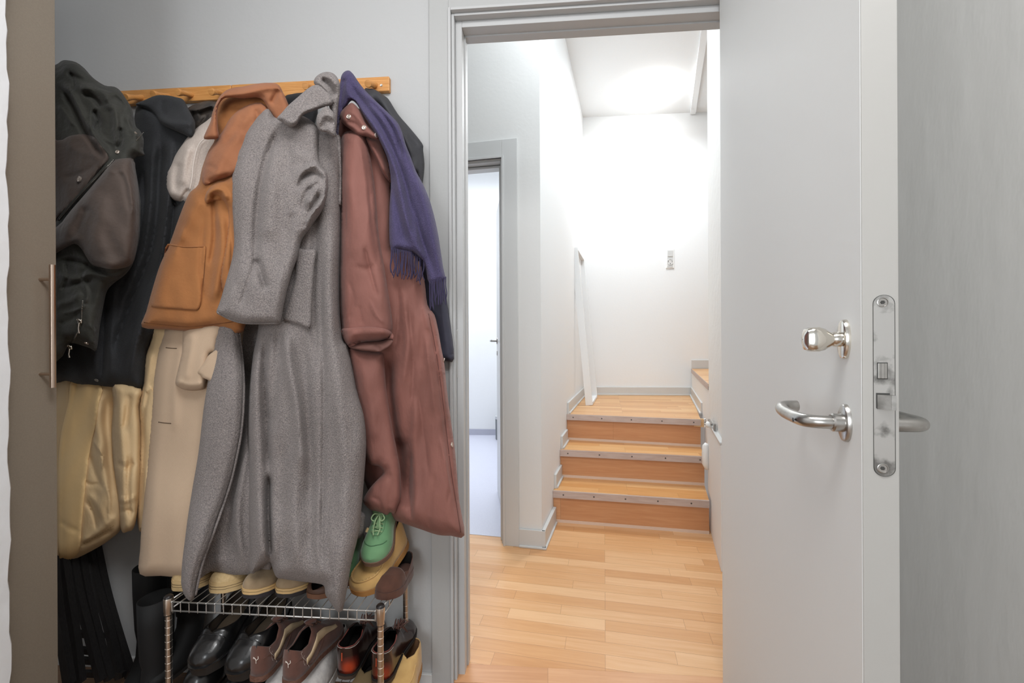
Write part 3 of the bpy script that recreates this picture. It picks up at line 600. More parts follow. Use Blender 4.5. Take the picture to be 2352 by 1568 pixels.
# ---- khaki trench coat
t = hang('trench_coat', 'khaki cotton trench coat hanging below the black coat at the left', 'coat', 200, 700, .09)
o, H = cloth('body', [(60, 700), (200, 680), (300, 690), (322, 893), (316, 1000), (306, 1090), (292, 1165), (279, 1213), (256, 1236), (228, 1255), (180, 1280), (145, 1292), (60, 1296)], [(200, 700, .06), (200, 1290, .11), (60, 900, .06)], .055, KHAKI, t,
    [([(248, 890), (250, 960), (256, 1060), (268, 1140)], 14, -.022), ([(228, 900), (225, 980), (240, 1100), (235, 1200)], 14, .016), ([(205, 1040), (220, 1090), (240, 1130)], 7, -.006), ([(200, 1130), (225, 1160), (245, 1210)], 8, .007), ([(186, 1245), (210, 1232), (245, 1205), (268, 1180)], 8, .008), ([(184, 1255), (212, 1240), (262, 1215)], 5, -.006), ([(135, 1195), (160, 1212), (184, 1220)], 6, -.003), ([(290, 900), (280, 980), (262, 1040)], 8, -.007), ([(196, 1150), (214, 1180), (222, 1220)], 4, -.005), ([(214, 1010), (232, 1040), (236, 1080)], 4, .005), ([(190, 1100), (206, 1112), (228, 1110)], 4, -.004), ([(244, 1110), (252, 1150), (248, 1200)], 5, .006)], noise=.006, seed=5, ew=45)
cloth('front_facing', [(168, 870), (232, 884), (226, 930), (217, 985), (209, 1019), (200, 1080), (193, 1150), (187, 1210), (181, 1268), (150, 1287), (136, 1290), (133, 1100), (138, 1010), (147, 965), (157, 923)], lambda P: H(P)+.003, .004, KHAKB, t, [([(176, 880), (160, 950), (146, 1040), (142, 1120), (143, 1280)], 5, -.0015, 'r')], ew=8, back=.002)
stitches('hem_stitching', [(140, 1268), (185, 1252), (228, 1228), (262, 1206)], H, mat('khaki_thread', (160, 130, 90), .8), t, 7)
cloth('sleeve', [(262, 880), (324, 892), (320, 935), (324, 1000), (322, 1100), (315, 1180), (306, 1214), (294, 1220), (282, 1223), (276, 1205), (272, 1160), (266, 1110), (258, 1050), (256, 985), (260, 930)], [(290, 900, .12), (290, 1200, .15)], .045, KHAKI, t,
    [([(275, 900), (280, 1000), (288, 1100), (284, 1180)], 9, .010), ([(300, 900), (290, 960), (275, 1000)], 8, -.008), ([(300, 1040), (292, 1120), (300, 1200)], 7, -.012), ([(270, 1060), (290, 1075), (310, 1060)], 7, -.007), ([(272, 1140), (290, 1150), (312, 1138)], 6, .006), ([(276, 1178), (292, 1172), (308, 1176)], 5, -.005)], noise=.004, seed=8, ew=26)
# ---- second khaki coat, folded, behind the tweed
t = hang('khaki_raincoat', 'narrow strip of a second khaki coat between the black coat and the tweed coat', 'coat', 345, 780, .12)
cloth('body', [(350, 720), (400, 720), (400, 1000), (372, 1150), (330, 1215), (318, 1212), (312, 1150), (316, 1080), (322, 1000), (318, 930), (330, 880), (333, 820), (349, 775)], [(340, 780, .11), (330, 1200, .13)], .04, KHAKI, t,
    [([(350, 800), (336, 880), (326, 960)], 7, .008), ([(345, 880), (328, 960), (330, 1040), (322, 1180)], 5, -.010), ([(335, 900), (348, 890)], 6, .006), ([(336, 1060), (330, 1190)], 6, .007)], noise=.004, seed=9, ew=22)
# ---- black coat
t = hang('black_overcoat', 'black cotton overcoat with a broad rounded collar hanging from the second visible peg', 'coat', 395, 225, .10)
o, H = cloth('body', [(313, 243), (345, 240), (400, 250), (440, 300), (470, 340), (490, 420), (480, 520), (430, 640), (400, 720), (372, 757), (352, 774), (340, 805), (334, 850), (326, 892), (300, 893), (270, 891), (234, 888), (185, 884), (150, 876), (90, 872), (60, 700), (120, 560), (250, 500), (300, 420), (306, 330)], [(380, 240, .07), (250, 880, .11), (400, 600, .09)], .05, BLACKC, t,
    [([(372, 290), (366, 420), (352, 560), (300, 700), (250, 830)], 9, -.020), ([(392, 300), (388, 440), (366, 600), (320, 760), (290, 880)], 9, .018), ([(405, 320), (402, 440), (385, 600), (345, 740)], 7, -.016), ([(350, 300), (345, 450), (325, 580), (270, 720)], 9, .016), ([(330, 380), (332, 480), (318, 600)], 8, -.014), ([(420, 330), (424, 440), (405, 580), (372, 690)], 8, .012), ([(236, 640), (240, 760), (232, 884)], 7, -.010), ([(262, 640), (256, 760), (250, 884)], 9, .012)], noise=.006, seed=11, ew=40)
cloth('collar', [(311, 240), (334, 229), (359, 219), (385, 219), (404, 223), (420, 228), (429, 242), (434, 252), (441, 266), (448, 281), (447, 303), (440, 317), (423, 309), (397, 298), (376, 288), (367, 280), (357, 265), (341, 252)], [(380, 220, .10), (430, 310, .15)], .022, BLACKC, t, [([(360, 262), (385, 280), (430, 285), (447, 288)], 8, .008), ([(375, 225), (372, 250), (385, 270)], 8, -.006)], noise=.003, seed=2, ew=16, st=4)
snap(222, 873, H, .006, t, mat('black_snap', (150, 146, 140), .3, .7))
# ---- dark leather jacket on the fourth peg
t = hang('leather_jacket', 'worn dark leather jacket hanging between the black and the camel coats', 'jacket', 484, 225, .05)
cloth('body', [(430, 250), (449, 239), (474, 232), (495, 233), (510, 245), (505, 330), (470, 420), (440, 420), (440, 320), (446, 300), (440, 270)], .035, .03, FUR, t, [([(433, 254), (460, 250), (492, 238)], 6, .012), ([(455, 262), (478, 256), (492, 250)], 6, -.012), ([(490, 262), (470, 285), (455, 300)], 6, .010), ([(478, 262), (462, 285), (450, 300)], 5, -.012)], noise=.003, seed=4, ew=14, st=4)
# ---- cream garment
t = hang('cream_jacket', 'cream twill jacket shoulder bulging out between the black coat and the camel jacket', 'jacket', 500, 262, .10)
o, H = cloth('body', [(505, 250), (492, 262), (474, 278), (455, 291), (438, 308), (425, 322), (412, 341), (402, 358), (391, 378), (383, 396), (380, 422), (382, 444), (392, 456), (408, 463), (420, 466), (450, 470), (490, 440), (530, 340)], .12, .05, CREAM, t, [([(410, 370), (402, 410), (405, 445)], 9, -.010), ([(436, 330), (424, 380), (420, 430)], 10, .010), ([(418, 464), (424, 446), (436, 434)], 5, -.012)], noise=.004, seed=6, ew=22, st=4)
line('piping', [(470, 318), (458, 330), (450, 350), (444, 380), (441, 410), (436, 436)], H, .0016, mat('cream_piping', (214, 206, 198), .6), t, .012)
cloth('lining', [(381, 440), (386, 456), (396, 470), (408, 478), (420, 480), (440, 470), (450, 440), (436, 430), (424, 452), (420, 468), (400, 462)], .115, .02, BLACKD, t, ew=8, st=4)
# ---- beige tweed overcoat
t = hang('tweed_overcoat', 'long beige tweed overcoat with buttonholes hanging behind the camel jacket', 'overcoat', 440, 330, .15)
o, H = cloth('body', [(470, 320), (500, 318), (560, 400), (560, 760), (520, 1000), (480, 1200), (440, 1328), (416, 1326), (369, 1322), (321, 1318), (322, 1260), (325, 1207), (330, 1157), (337, 1057), (347, 943), (350, 900), (353, 866), (364, 797), (375, 755), (400, 560), (430, 460), (441, 400), (448, 350)], [(460, 340, .12), (450, 700, .13), (330, 1300, .19), (420, 900, .14)], .045, TWEED, t,
    [([(420, 780), (404, 880), (402, 1000)], 10, .006), ([(470, 900), (455, 1100), (430, 1320)], 18, -.010), ([(445, 360), (442, 420)], 8, .01)], noise=.004, seed=13, ew=30)
cloth('sleeve', [(429, 745), (520, 735), (505, 780), (498, 810), (484, 815), (478, 850), (472, 885), (466, 894), (444, 897), (425, 895), (410, 889), (404, 882), (404, 868), (418, 809)], lambda P: H(P)+.004, .035, TWEED, t, [([(404, 872), (425, 882), (445, 884), (470, 878)], 6, .004), ([(447, 760), (436, 820), (426, 880)], 9, .006)], ew=22, st=4)
cloth('pocket_flap', [(483, 812), (520, 800), (520, 880), (472, 870), (462, 862), (454, 854), (468, 834)], lambda P: H(P)+.040, .006, TWEED, t, ew=6, st=4)
for a, b in (((381, 798), (406, 800)), ((364, 969), (393, 972))): line('buttonhole', [a, ((a[0]+b[0])/2, (a[1]+b[1])/2+.5), b], H, .0012, mat('buttonhole_dark', (84, 66, 50), .9), t, .0005)
# ---- camel suede jacket
t = hang('suede_jacket', 'camel brown suede jacket with patch pocket hanging left of the grey coat', 'jacket', 575, 200, .13)
o, H = cloth('body', [(510, 222), (540, 212), (600, 206), (636, 210), (660, 250), (650, 420), (600, 560), (560, 760), (498, 752), (460, 757), (429, 760), (380, 756), (326, 751), (336, 715), (352, 657), (368, 607), (389, 561), (407, 511), (425, 464), (437, 441), (455, 424), (464, 386), (478, 348), (492, 318), (484, 278), (495, 239)], [(560, 230, .14), (400, 740, .20), (540, 740, .19), (480, 450, .18)], .045, SUEDE, t,
    [([(545, 430), (552, 540), (540, 660), (530, 740)], 10, -.022), ([(505, 480), (512, 560), (500, 640), (490, 700)], 11, .020), ([(488, 440), (494, 540), (480, 620)], 7, -.012), ([(465, 450), (440, 500), (410, 560)], 14, .008), ([(355, 560), (345, 640), (330, 740)], 6, .003),
     ([(560, 300), (520, 350), (490, 420)], 14, .012), ([(460, 392), (478, 380), (500, 390)], 6, -.006), ([(470, 418), (500, 412), (534, 400)], 6, -.008), ([(512, 330), (540, 300), (560, 260)], 8, -.006), ([(470, 500), (462, 600), (470, 700)], 6, -.006), ([(425, 520), (400, 590)], 5, .004), ([(330, 738), (420, 748), (500, 744)], 4, -.003)], noise=.006, seed=21, ew=30, st=5)
cloth('sleeve', [(480, 430), (500, 415), (522, 410), (560, 380), (600, 330), (600, 560), (560, 700), (545, 745), (520, 700), (505, 640), (518, 560), (523, 500), (516, 470), (500, 462), (484, 466), (474, 470), (468, 456)], lambda P: H(P)-.012, .036, SUEDE, t,
    [([(470, 456), (482, 440), (500, 434), (515, 440), (523, 462)], 7, .012), ([(482, 452), (500, 450), (512, 462), (518, 490)], 6, -.014), ([(540, 420), (545, 520), (548, 640)], 8, .012), ([(530, 450), (534, 560), (530, 640)], 6, -.010), ([(515, 420), (540, 408), (560, 395)], 5, -.006)], noise=.003, seed=23, ew=16, st=4)
o2, H2 = cloth('pocket', [(385, 560), (425, 566), (467, 564), (472, 575), (470, 600), (466, 650), (462, 690), (458, 705), (452, 712), (440, 712), (400, 709), (353, 705), (348, 698), (349, 690), (357, 662), (364, 636), (375, 596)], lambda P: H(P)+.0035, .004, SUEDE, t, ew=6, back=.003, st=4)
line('pocket_edge', [(385, 561), (425, 567), (467, 566)], H2, .0012, SUEDE, o2, .0018)
line('hem_seam', [(331, 740), (380, 746), (429, 750), (480, 746), (540, 738)], H, .0012, mat('suede_seam', (112, 68, 36), .9), t, .0006)
cloth('collar', [(505, 221), (520, 207), (539, 201), (556, 199), (570, 196), (598, 191), (618, 190), (632, 191), (642, 197), (650, 212), (661, 236), (668, 262), (650, 275), (640, 285), (622, 262), (606, 232), (590, 224), (560, 226), (530, 224), (512, 228), (500, 250), (500, 290), (502, 316), (484, 320), (468, 318), (474, 300), (484, 278), (490, 255), (495, 239)], [(580, 200, .20), (480, 300, .22), (640, 280, .19)], .022, SUEDE2, t,
    [([(510, 223), (560, 214), (600, 205), (635, 200)], 7, .008), ([(612, 232), (600, 222), (560, 230), (520, 232)], 5, -.006), ([(622, 240), (632, 222), (640, 205)], 7, -.012)], noise=.002, seed=25, ew=13, st=4)
cloth('lapel', [(500, 316), (512, 300), (530, 270), (560, 245), (600, 236), (622, 262), (634, 290), (600, 320), (560, 380), (530, 404), (500, 414), (470, 425), (464, 400), (478, 350)], lambda P: H(P)+.004, .02, SUEDE2, t, [([(500, 330), (540, 290), (590, 255)], 14, .010), ([(585, 250), (592, 262), (588, 290)], 5, -.005)], ew=16, st=4, noise=.003, seed=27)
# ---- dark garment between camel and grey
t = hang('black_scarf', 'black fabric loop hanging on the rail between the camel and the grey coats', 'garment', 680, 218, .06)
cloth('body', [(655, 222), (670, 216), (690, 213), (720, 214), (730, 260), (700, 320), (660, 300), (655, 250)], .05, .03, BLACKD, t, ew=14, st=5)
# ---- charcoal jacket right, navy coat right
t = hang('charcoal_jacket', 'charcoal hooded jacket on the last peg, behind the purple scarf', 'jacket', 855, 205, .05)
cloth('body', [(836, 207), (848, 203), (862, 206), (880, 218), (892, 227), (905, 248), (918, 267), (945, 298), (970, 330), (972, 345), (975, 377), (973, 405), (968, 431), (958, 420), (950, 400), (940, 460), (900, 460), (860, 350), (830, 260)], .05, .05, CHAR, t, [([(860, 210), (890, 250), (930, 310), (955, 370)], 9, .012), ([(850, 212), (880, 262), (920, 330), (945, 400)], 8, -.014), ([(918, 268), (938, 310), (965, 340)], 5, -.006), ([(912, 290), (940, 350), (955, 410)], 6, .007)], noise=.004, seed=31, ew=20, st=4)
t = hang('navy_coat', 'dark navy coat sleeve hanging beside the door frame behind the rust brown coat', 'coat', 985, 500, .04)
cloth('sleeve', [(930, 400), (968, 425), (985, 500), (1005, 560), (1016, 610), (1022, 660), (1034, 740), (1043, 824), (1022, 828), (1000, 828), (960, 700), (930, 560)], .03, .03, NAVY, t, [([(1000, 600), (1015, 700), (1028, 815)], 8, .006), ([(1022, 818), (1042, 813)], 4, -.001)], noise=.003, seed=32, ew=16, st=5)
# ---- rust padded coat
t = hang('rust_puffer_coat', 'long rust brown padded coat with snap collar hanging right of the grey coat', 'coat', 815, 240, .12)
o, H = cloth('body', [(764, 300), (782, 262), (806, 246), (826, 250), (845, 268), (871, 310), (895, 369), (899, 417), (899, 571), (934, 575), (962, 600), (975, 645), (982, 700), (998, 723), (1007, 760), (1013, 796), (1021, 838), (1026, 891), (1036, 968), (1046, 1044), (1055, 1151), (1067, 1229), (1035, 1230), (1005, 1228), (963, 1214), (925, 1201), (898, 1188), (870, 1150), (835, 1100), (800, 900), (768, 700), (762, 500)], [(830, 280, .07), (1000, 1200, .12), (850, 1100, .06), (900, 700, .09)], .065, RUST, t,
    [([(900, 800), (893, 870), (900, 960), (912, 1060), (922, 1150)], 13, -.045), ([(918, 1000), (930, 1060), (935, 1120), (930, 1170)], 15, -.030), ([(955, 900), (952, 1020), (956, 1210)], 9, .012), ([(944, 1030), (940, 1120), (945, 1200)], 6, -.014), ([(985, 720), (1005, 840), (1018, 940), (1032, 1060), (1050, 1200)], 5, -.009), ([(995, 720), (1010, 820), (1022, 920)], 4, .005), ([(975, 760), (992, 880), (1000, 960)], 7, .007), ([(1005, 800), (1000, 830), (1012, 860)], 4, .004), ([(1010, 1000), (1020, 1050), (1038, 1140)], 5, .006), ([(1000, 1080), (985, 1180), (990, 1220)], 8, -.006), ([(925, 660), (935, 780), (925, 900)], 8, .010), ([(938, 700), (950, 820), (944, 940)], 5, -.006), ([(960, 900), (975, 1010), (985, 1100)], 5, -.006), ([(1008, 880), (1020, 930), (1016, 980)], 4, .004), ([(1024, 1060), (1034, 1110), (1028, 1160)], 4, -.004), ([(970, 700), (985, 760)], 4, .005), ([(912, 640), (916, 720), (908, 800)], 5, -.006), ([(960, 640), (970, 760), (965, 860)], 9, -.007)], noise=.007, seed=41, ew=38)
oS, HS = cloth('sleeve', [(786, 310), (806, 300), (832, 303), (846, 340), (857, 400), (864, 460), (870, 540), (882, 610), (893, 680), (900, 730), (901, 757), (893, 775), (870, 782), (830, 784), (803, 792), (788, 775), (783, 720), (780, 650), (781, 560), (781, 460), (781, 353)], lambda P: H(P)+.008, .055, RUST, t,
    [([(800, 400), (812, 500), (808, 600)], 14, .007), ([(835, 560), (850, 620), (870, 690)], 5, -.008), ([(800, 640), (812, 690), (800, 740)], 5, -.006), ([(850, 690), (862, 720), (884, 744)], 4, .005), ([(824, 700), (832, 744)], 4, -.004), ([(790, 380), (792, 480), (796, 560)], 5, -.005), ([(826, 330), (840, 420), (850, 520)], 5, .005), ([(812, 610), (840, 618), (865, 606)], 8, -.004), ([(845, 420), (856, 520), (872, 620)], 7, -.008)], noise=.005, seed=43, ew=30)
cloth('cuff', [(784, 757), (800, 753), (845, 750), (870, 752), (891, 757), (903, 768), (902, 779), (890, 778), (870, 783), (830, 786), (806, 796), (796, 790), (788, 778)], lambda P: HS(P)+.010, .014, RUST, oS, [([(800, 770), (840, 764), (890, 768)], 8, .004)], ew=9, st=4)
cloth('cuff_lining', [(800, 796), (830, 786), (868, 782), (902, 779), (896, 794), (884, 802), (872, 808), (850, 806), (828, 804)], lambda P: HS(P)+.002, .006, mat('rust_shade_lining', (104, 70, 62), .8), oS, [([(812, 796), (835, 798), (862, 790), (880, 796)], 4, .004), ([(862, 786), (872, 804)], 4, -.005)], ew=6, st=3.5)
cloth('sleeve', [(800, 800), (830, 804), (872, 808), (881, 815), (884, 850), (887, 891), (894, 940), (902, 987), (911, 1030), (919, 1075), (921, 1110), (921, 1140), (914, 1160), (906, 1179), (896, 1176), (890, 1182), (883, 1181), (866, 1174), (850, 1170), (834, 1150), (850, 1120), (868, 1100), (880, 1085), (870, 1070), (845, 1060), (825, 980), (812, 880)], [(850, 820, .15), (880, 1160, .15)], .045, RUST, t,
    [([(830, 830), (850, 920), (865, 1020)], 13, .010), ([(885, 1055), (868, 1090), (848, 1130)], 8, .008), ([(893, 1080), (900, 1120), (892, 1170)], 8, -.006), ([(850, 1140), (870, 1150), (880, 1180)], 5, -.004)], noise=.005, seed=45, ew=26, st=5)
oC, HC = cloth('collar', [(781, 266), (784, 256), (795, 244), (808, 236), (820, 245), (829, 259), (843, 286), (858, 300), (871, 311), (868, 321), (856, 319), (843, 314), (830, 313), (820, 310), (808, 300), (800, 294), (790, 286), (784, 278)], [(800, 250, .165), (860, 315, .17)], .03, RUST, t, [([(795, 280), (815, 285), (830, 300)], 5, -.006), ([(800, 255), (820, 268), (850, 302)], 5, .004)], noise=.003, seed=46, ew=12, st=3.5)
for (x, y) in ((801, 268), (836, 293), (864, 311)): snap(x, y, HC, .0070, oC, SNAPM)
for (x, y) in ((1019, 827), (1038, 1021)): snap(x, y, H, .0075, t, SNAPM)
line('front_seam', [(984, 720), (1000, 800), (1012, 880), (1024, 980), (1036, 1080), (1050, 1170), (1058, 1222)], H, .0014, mat('rust_seam', (92, 56, 50), .8), t, .0)
cloth('facing', [(830, 300), (850, 318), (871, 320), (882, 350), (893, 385), (898, 420), (880, 400), (866, 372), (850, 340)], lambda P: H(P)+.01, .025, RUST, t, [([(850, 330), (868, 360), (886, 400)], 6, .006)], ew=10, st=4)
# ---- purple scarf
t = hang('wool_scarf', 'purple wool scarf with fringed ends draped over the peg and the rust coat', 'scarf', 800, 170, .15)
o, H = cloth('cloth', [(782, 184), (785, 172), (792, 164), (802, 162), (812, 171), (822, 186), (835, 203), (855, 224), (875, 243), (895, 262), (914, 283), (924, 305), (932, 332), (944, 362), (956, 394), (972, 424), (986, 457), (997, 495), (1006, 536), (1012, 575), (1018, 614), (1023, 640), (1010, 648), (986, 650), (978, 618), (970, 598), (952, 582), (934, 577), (916, 573), (898, 572), (894, 530), (895, 470), (898, 417), (892, 372), (883, 346), (868, 316), (850, 288), (831, 259), (820, 240), (808, 231), (797, 243), (786, 258), (780, 285), (776, 320), (770, 315), (772, 270), (775, 225)], [(800, 180, .13), (880, 300, .175), (900, 560, .175), (1010, 640, .15)], .032, PURP, t,
    [([(800, 170), (812, 205), (840, 245), (880, 300), (920, 390), (960, 520), (1000, 640)], 8, -.020), ([(790, 180), (800, 215), (830, 250), (866, 300), (905, 380), (930, 480), (945, 575)], 8, .012), ([(792, 175), (786, 215), (782, 260)], 5, -.012), ([(830, 206), (870, 246), (905, 285), (925, 330), (932, 360)], 6, .012), ([(845, 226), (885, 268), (910, 310), (924, 370)], 5, -.013), ([(910, 400), (925, 480), (955, 560), (980, 620)], 8, .012), ([(900, 380), (905, 450), (920, 520), (935, 570)], 7, -.010), ([(950, 400), (980, 490), (1000, 580), (1010, 640)], 8, .010), ([(940, 430), (952, 500), (960, 560)], 5, .007)], noise=.003, seed=51, ew=15, st=4)
FR = mat('purple_fringe', (60, 54, 84), .9)
r_ = random.Random(3)
for k in range(24):
    u = k/23; x = 899+u*74; y = 571+u*14+ (u > .6)*(u-.6)*40; ln1 = 62+r_.uniform(-12, 8)-u*8
    L = [(x, y-3), (x+r_.uniform(-2, 1), y+ln1*.35), (x+r_.uniform(-5, 2), y+ln1*.7), (x+r_.uniform(-7, 3), y+ln1)]
    P_ = np.array(crv(L, 3)); hh = H(np.array([[min(max(x, 902), 965), y-6]]))[0]-.004
    MB().tube(at_d(P_, hh+np.linspace(0, -.012, len(P_))), [.0017]*(len(P_)-1)+[.001], 5).out('fringe', FR, t, 'all')
for k in range(13):
    u = k/12; x = 987+u*37; y = 648-u*10; ln1 = 52+r_.uniform(-10, 16)
    L = [(x, y-3), (x+r_.uniform(-1, 2), y+ln1*.35), (x+r_.uniform(-1, 3), y+ln1*.7), (x+r_.uniform(-3, 4)+1, y+ln1)]
    P_ = np.array(crv(L, 3)); hh = H(np.array([[min(max(x, 990), 1018), y-6]]))[0]-.004
    MB().tube(at_d(P_, hh+np.linspace(0, -.01, len(P_))), [.0017]*(len(P_)-1)+[.001], 5).out('fringe', FR, t, 'all')
# ---- grey wool coat
t = hang('grey_wool_coat', 'long grey wool coat with turned collar, the largest coat, hanging down over the shoe rack', 'overcoat', 745, 180, .18)
DG = [(700, 300, .15), (760, 700, .15), (700, 1000, .19), (780, 1380, .275), (620, 1320, .24), (600, 1000, .18)]
cloth('inner_skirt', [(500, 735), (620, 735), (630, 1100), (628, 1290), (600, 1306), (578, 1318), (540, 1320), (518, 1319), (485, 1312), (455, 1328), (450, 1280), (480, 1100), (490, 850)], [(560, 760, .11), (540, 1300, .20)], .02, GREY, t, [([(545, 800), (560, 900), (545, 1050), (520, 1200), (505, 1300)], 16, -.020), ([(575, 900), (560, 1060), (545, 1180), (560, 1310)], 10, .022), ([(520, 1150), (500, 1310)], 10, .012)], noise=.004, seed=61, ew=30)
oM, HM = cloth('body', [(640, 300), (700, 290), (750, 290), (782, 316), (782, 417), (782, 535), (780, 694), (787, 776), (801, 799), (818, 891), (835, 949), (841, 1006), (839, 1063), (831, 1159), (824, 1224), (807, 1293), (799, 1342), (794, 1369), (788, 1399), (782, 1404), (776, 1405), (764, 1391), (754, 1376), (747, 1364), (744, 1345), (725, 1339), (682, 1334), (650, 1329), (635, 1325), (626, 1306), (620, 1290), (600, 1303), (575, 1316), (573, 1250), (571, 1160), (570, 1057), (569, 950), (574, 880), (582, 810), (594, 744), (600, 560)], DG, .075, GREY, t,
    [([(618, 1080), (616, 1180), (622, 1292)], 7, -.045), ([(612, 760), (606, 860), (612, 980), (616, 1100)], 9, -.035), ([(592, 800), (584, 900), (586, 1040), (595, 1180), (600, 1295)], 12, .014), ([(655, 745), (665, 840), (682, 930), (690, 1010), (700, 1100)], 13, .030), ([(645, 740), (640, 800), (628, 900), (622, 1000)], 12, -.016), ([(700, 760), (702, 860), (706, 960), (712, 1080), (716, 1300)], 15, -.018), ([(740, 560), (738, 700), (744, 900), (742, 1100), (740, 1330)], 6, -.012), ([(760, 480), (758, 700), (775, 900), (790, 1040), (785, 1250)], 18, .022), ([(728, 420), (724, 560), (722, 720), (728, 860)], 10, -.018), ([(680, 1000), (676, 1140), (680, 1320)], 14, .014), ([(652, 1010), (644, 1140), (650, 1320)], 12, -.008), ([(756, 1130), (752, 1240), (768, 1390)], 5, -.006), ([(735, 1120), (725, 1240), (745, 1330)], 8, .006)], noise=.006, seed=63, ew=34, st=5)
cloth('skirt_back', [(800, 1170), (836, 1178), (838, 1200), (834, 1226), (824, 1236), (812, 1240), (800, 1260)], [(820, 1200, .15)], .03, GREY, t, ew=12, st=5)
oP, HP = cloth('front_panel', [(504, 738), (524, 738), (546, 744), (552, 786), (557, 828), (560, 866), (559, 904), (557, 950), (552, 1000), (543, 1048), (532, 1096), (523, 1126), (513, 1157), (500, 1190), (488, 1228), (476, 1262), (464, 1294), (455, 1330), (447, 1369), (442, 1376), (436, 1379), (429, 1374), (422, 1363), (417, 1345), (416, 1330), (419, 1285), (425, 1238), (431, 1190), (443, 1115), (456, 1038), (467, 943), (477, 878), (487, 809), (496, 765)], [(520, 740, .19), (440, 1370, .285), (500, 1000, .22)], .035, GREY, t,
    [([(520, 760), (512, 900), (498, 1040), (462, 1200), (440, 1340)], 22, .010), ([(540, 752), (550, 828), (551, 904), (544, 1000), (524, 1096), (504, 1157), (478, 1228), (454, 1294), (440, 1360)], 5, -.003, 'r')], noise=.004, seed=65, ew=24)
line('edge_fold', [(547, 748), (557, 828), (560, 904), (553, 1000), (533, 1096), (514, 1157), (489, 1228), (465, 1294), (449, 1366)], HP, .0035, GREY, oP, -.002)
cloth('pocket', [(682, 572), (700, 573), (725, 575), (722, 610), (719, 654), (716, 700), (713, 751), (690, 746), (668, 739), (651, 733), (660, 700), (668, 672), (677, 640), (680, 605)], lambda P: HM(P)*.4+.6*.235+.004, .006, GREY, oM, ew=6, st=4, back=.006)
oL, HL = cloth('sleeve', [(606, 253), (616, 250), (622, 256), (634, 270), (662, 262), (700, 268), (728, 290), (734, 318), (733, 350), (736, 378), (748, 392), (753, 410), (753, 432), (748, 462), (740, 484), (722, 510), (708, 530), (696, 546), (690, 562), (684, 590), (672, 622), (660, 665), (652, 700), (646, 733), (641, 744), (620, 745), (598, 745), (576, 745), (555, 743), (538, 739), (523, 733), (508, 725), (497, 717), (504, 696), (511, 674), (520, 642), (528, 614), (534, 588), (537, 560), (536, 530), (533, 476), (531, 446), (532, 417), (535, 395), (540, 374), (546, 350), (555, 330), (565, 306), (578, 286), (592, 268)], [(660, 300, .20), (570, 480, .235), (560, 730, .27), (700, 480, .23), (620, 730, .26)], .05, GREY, t,
    [([(646, 284), (630, 320), (612, 365), (600, 420), (592, 480), (588, 560), (590, 600)], 9, -.022), ([(588, 560), (582, 610), (566, 660), (548, 710)], 5, -.006), ([(588, 590), (600, 630), (612, 668)], 8, -.020), ([(640, 330), (628, 400), (620, 480), (616, 560)], 20, .014), ([(655, 600), (662, 560), (670, 500), (684, 460)], 6, -.003),
     ([(683, 415), (690, 398), (706, 386), (724, 380), (742, 392), (750, 410), (750, 436), (742, 460), (722, 484), (704, 512), (694, 545)], 7, .018), ([(686, 440), (690, 418), (704, 402), (722, 398), (736, 408), (738, 420)], 6, -.016), ([(738, 418), (722, 426), (706, 440), (696, 470), (706, 492)], 6, -.012), ([(712, 416), (724, 434), (716, 456), (704, 470)], 9, .012), ([(734, 440), (722, 470), (708, 496), (697, 530)], 6, -.016), ([(655, 400), (664, 460), (680, 500)], 12, .008), ([(670, 350), (700, 360), (720, 372)], 12, .007), ([(660, 330), (668, 400), (676, 440)], 9, -.005),
     ([(572, 300), (552, 345), (543, 400), (544, 480), (547, 560), (536, 620), (510, 710)], 4.5, -.003, 'r'), ([(668, 500), (662, 580), (650, 660), (640, 735)], 4, -.002, 'r')], noise=.006, seed=67, ew=26, st=4.5)
oR, HR = cloth('collar', [(636, 272), (648, 258), (661, 243), (678, 228), (693, 215), (706, 204), (720, 196), (736, 196), (752, 210), (764, 226), (764, 238), (756, 243), (744, 246), (733, 250), (716, 256), (697, 264), (688, 276), (680, 288), (669, 292), (658, 288), (648, 280)], [(660, 260, .27), (740, 220, .25)], .022, GREY, t, [([(648, 272), (668, 280), (682, 276), (700, 256), (740, 240)], 5, .004)], noise=.003, seed=69, ew=13, st=3.5)
cloth('collar_stand', [(721, 191), (722, 182), (728, 174), (740, 167), (754, 165), (768, 170), (778, 184), (781, 200), (780, 220), (776, 250), (772, 300), (764, 300), (760, 262), (752, 232), (740, 212), (728, 200)], [(740, 180, .23), (770, 260, .22)], .024, GREY, t, [([(726, 186), (738, 194), (750, 206), (762, 224), (770, 240)], 4, .008), ([(736, 182), (748, 186), (762, 200), (770, 224)], 7, -.018), ([(742, 176), (760, 182), (772, 200)], 5, .006)], ew=10, st=3.5, seed=70)
cloth('lapel', [(727, 274), (729, 264), (736, 256), (748, 244), (756, 248), (768, 262), (771, 285), (770, 312), (764, 312), (750, 304), (740, 302), (732, 298), (727, 286)], [(750, 280, .275)], .02, GREY, t, [([(734, 290), (735, 276), (742, 266), (754, 264), (766, 274)], 5, .007), ([(742, 300), (745, 284), (756, 278), (768, 288)], 6, -.008)], ew=9, st=3.5, seed=71)
line('front_edge', [(771, 310), (776, 318), (779, 345), (781, 400), (780, 470)], HM, .0045, GREY, oM, .004)
line('sleeve_hem', [(498, 716), (523, 731), (555, 741), (598, 743), (641, 742)], HL, .0018, GREY, oL, -.001)
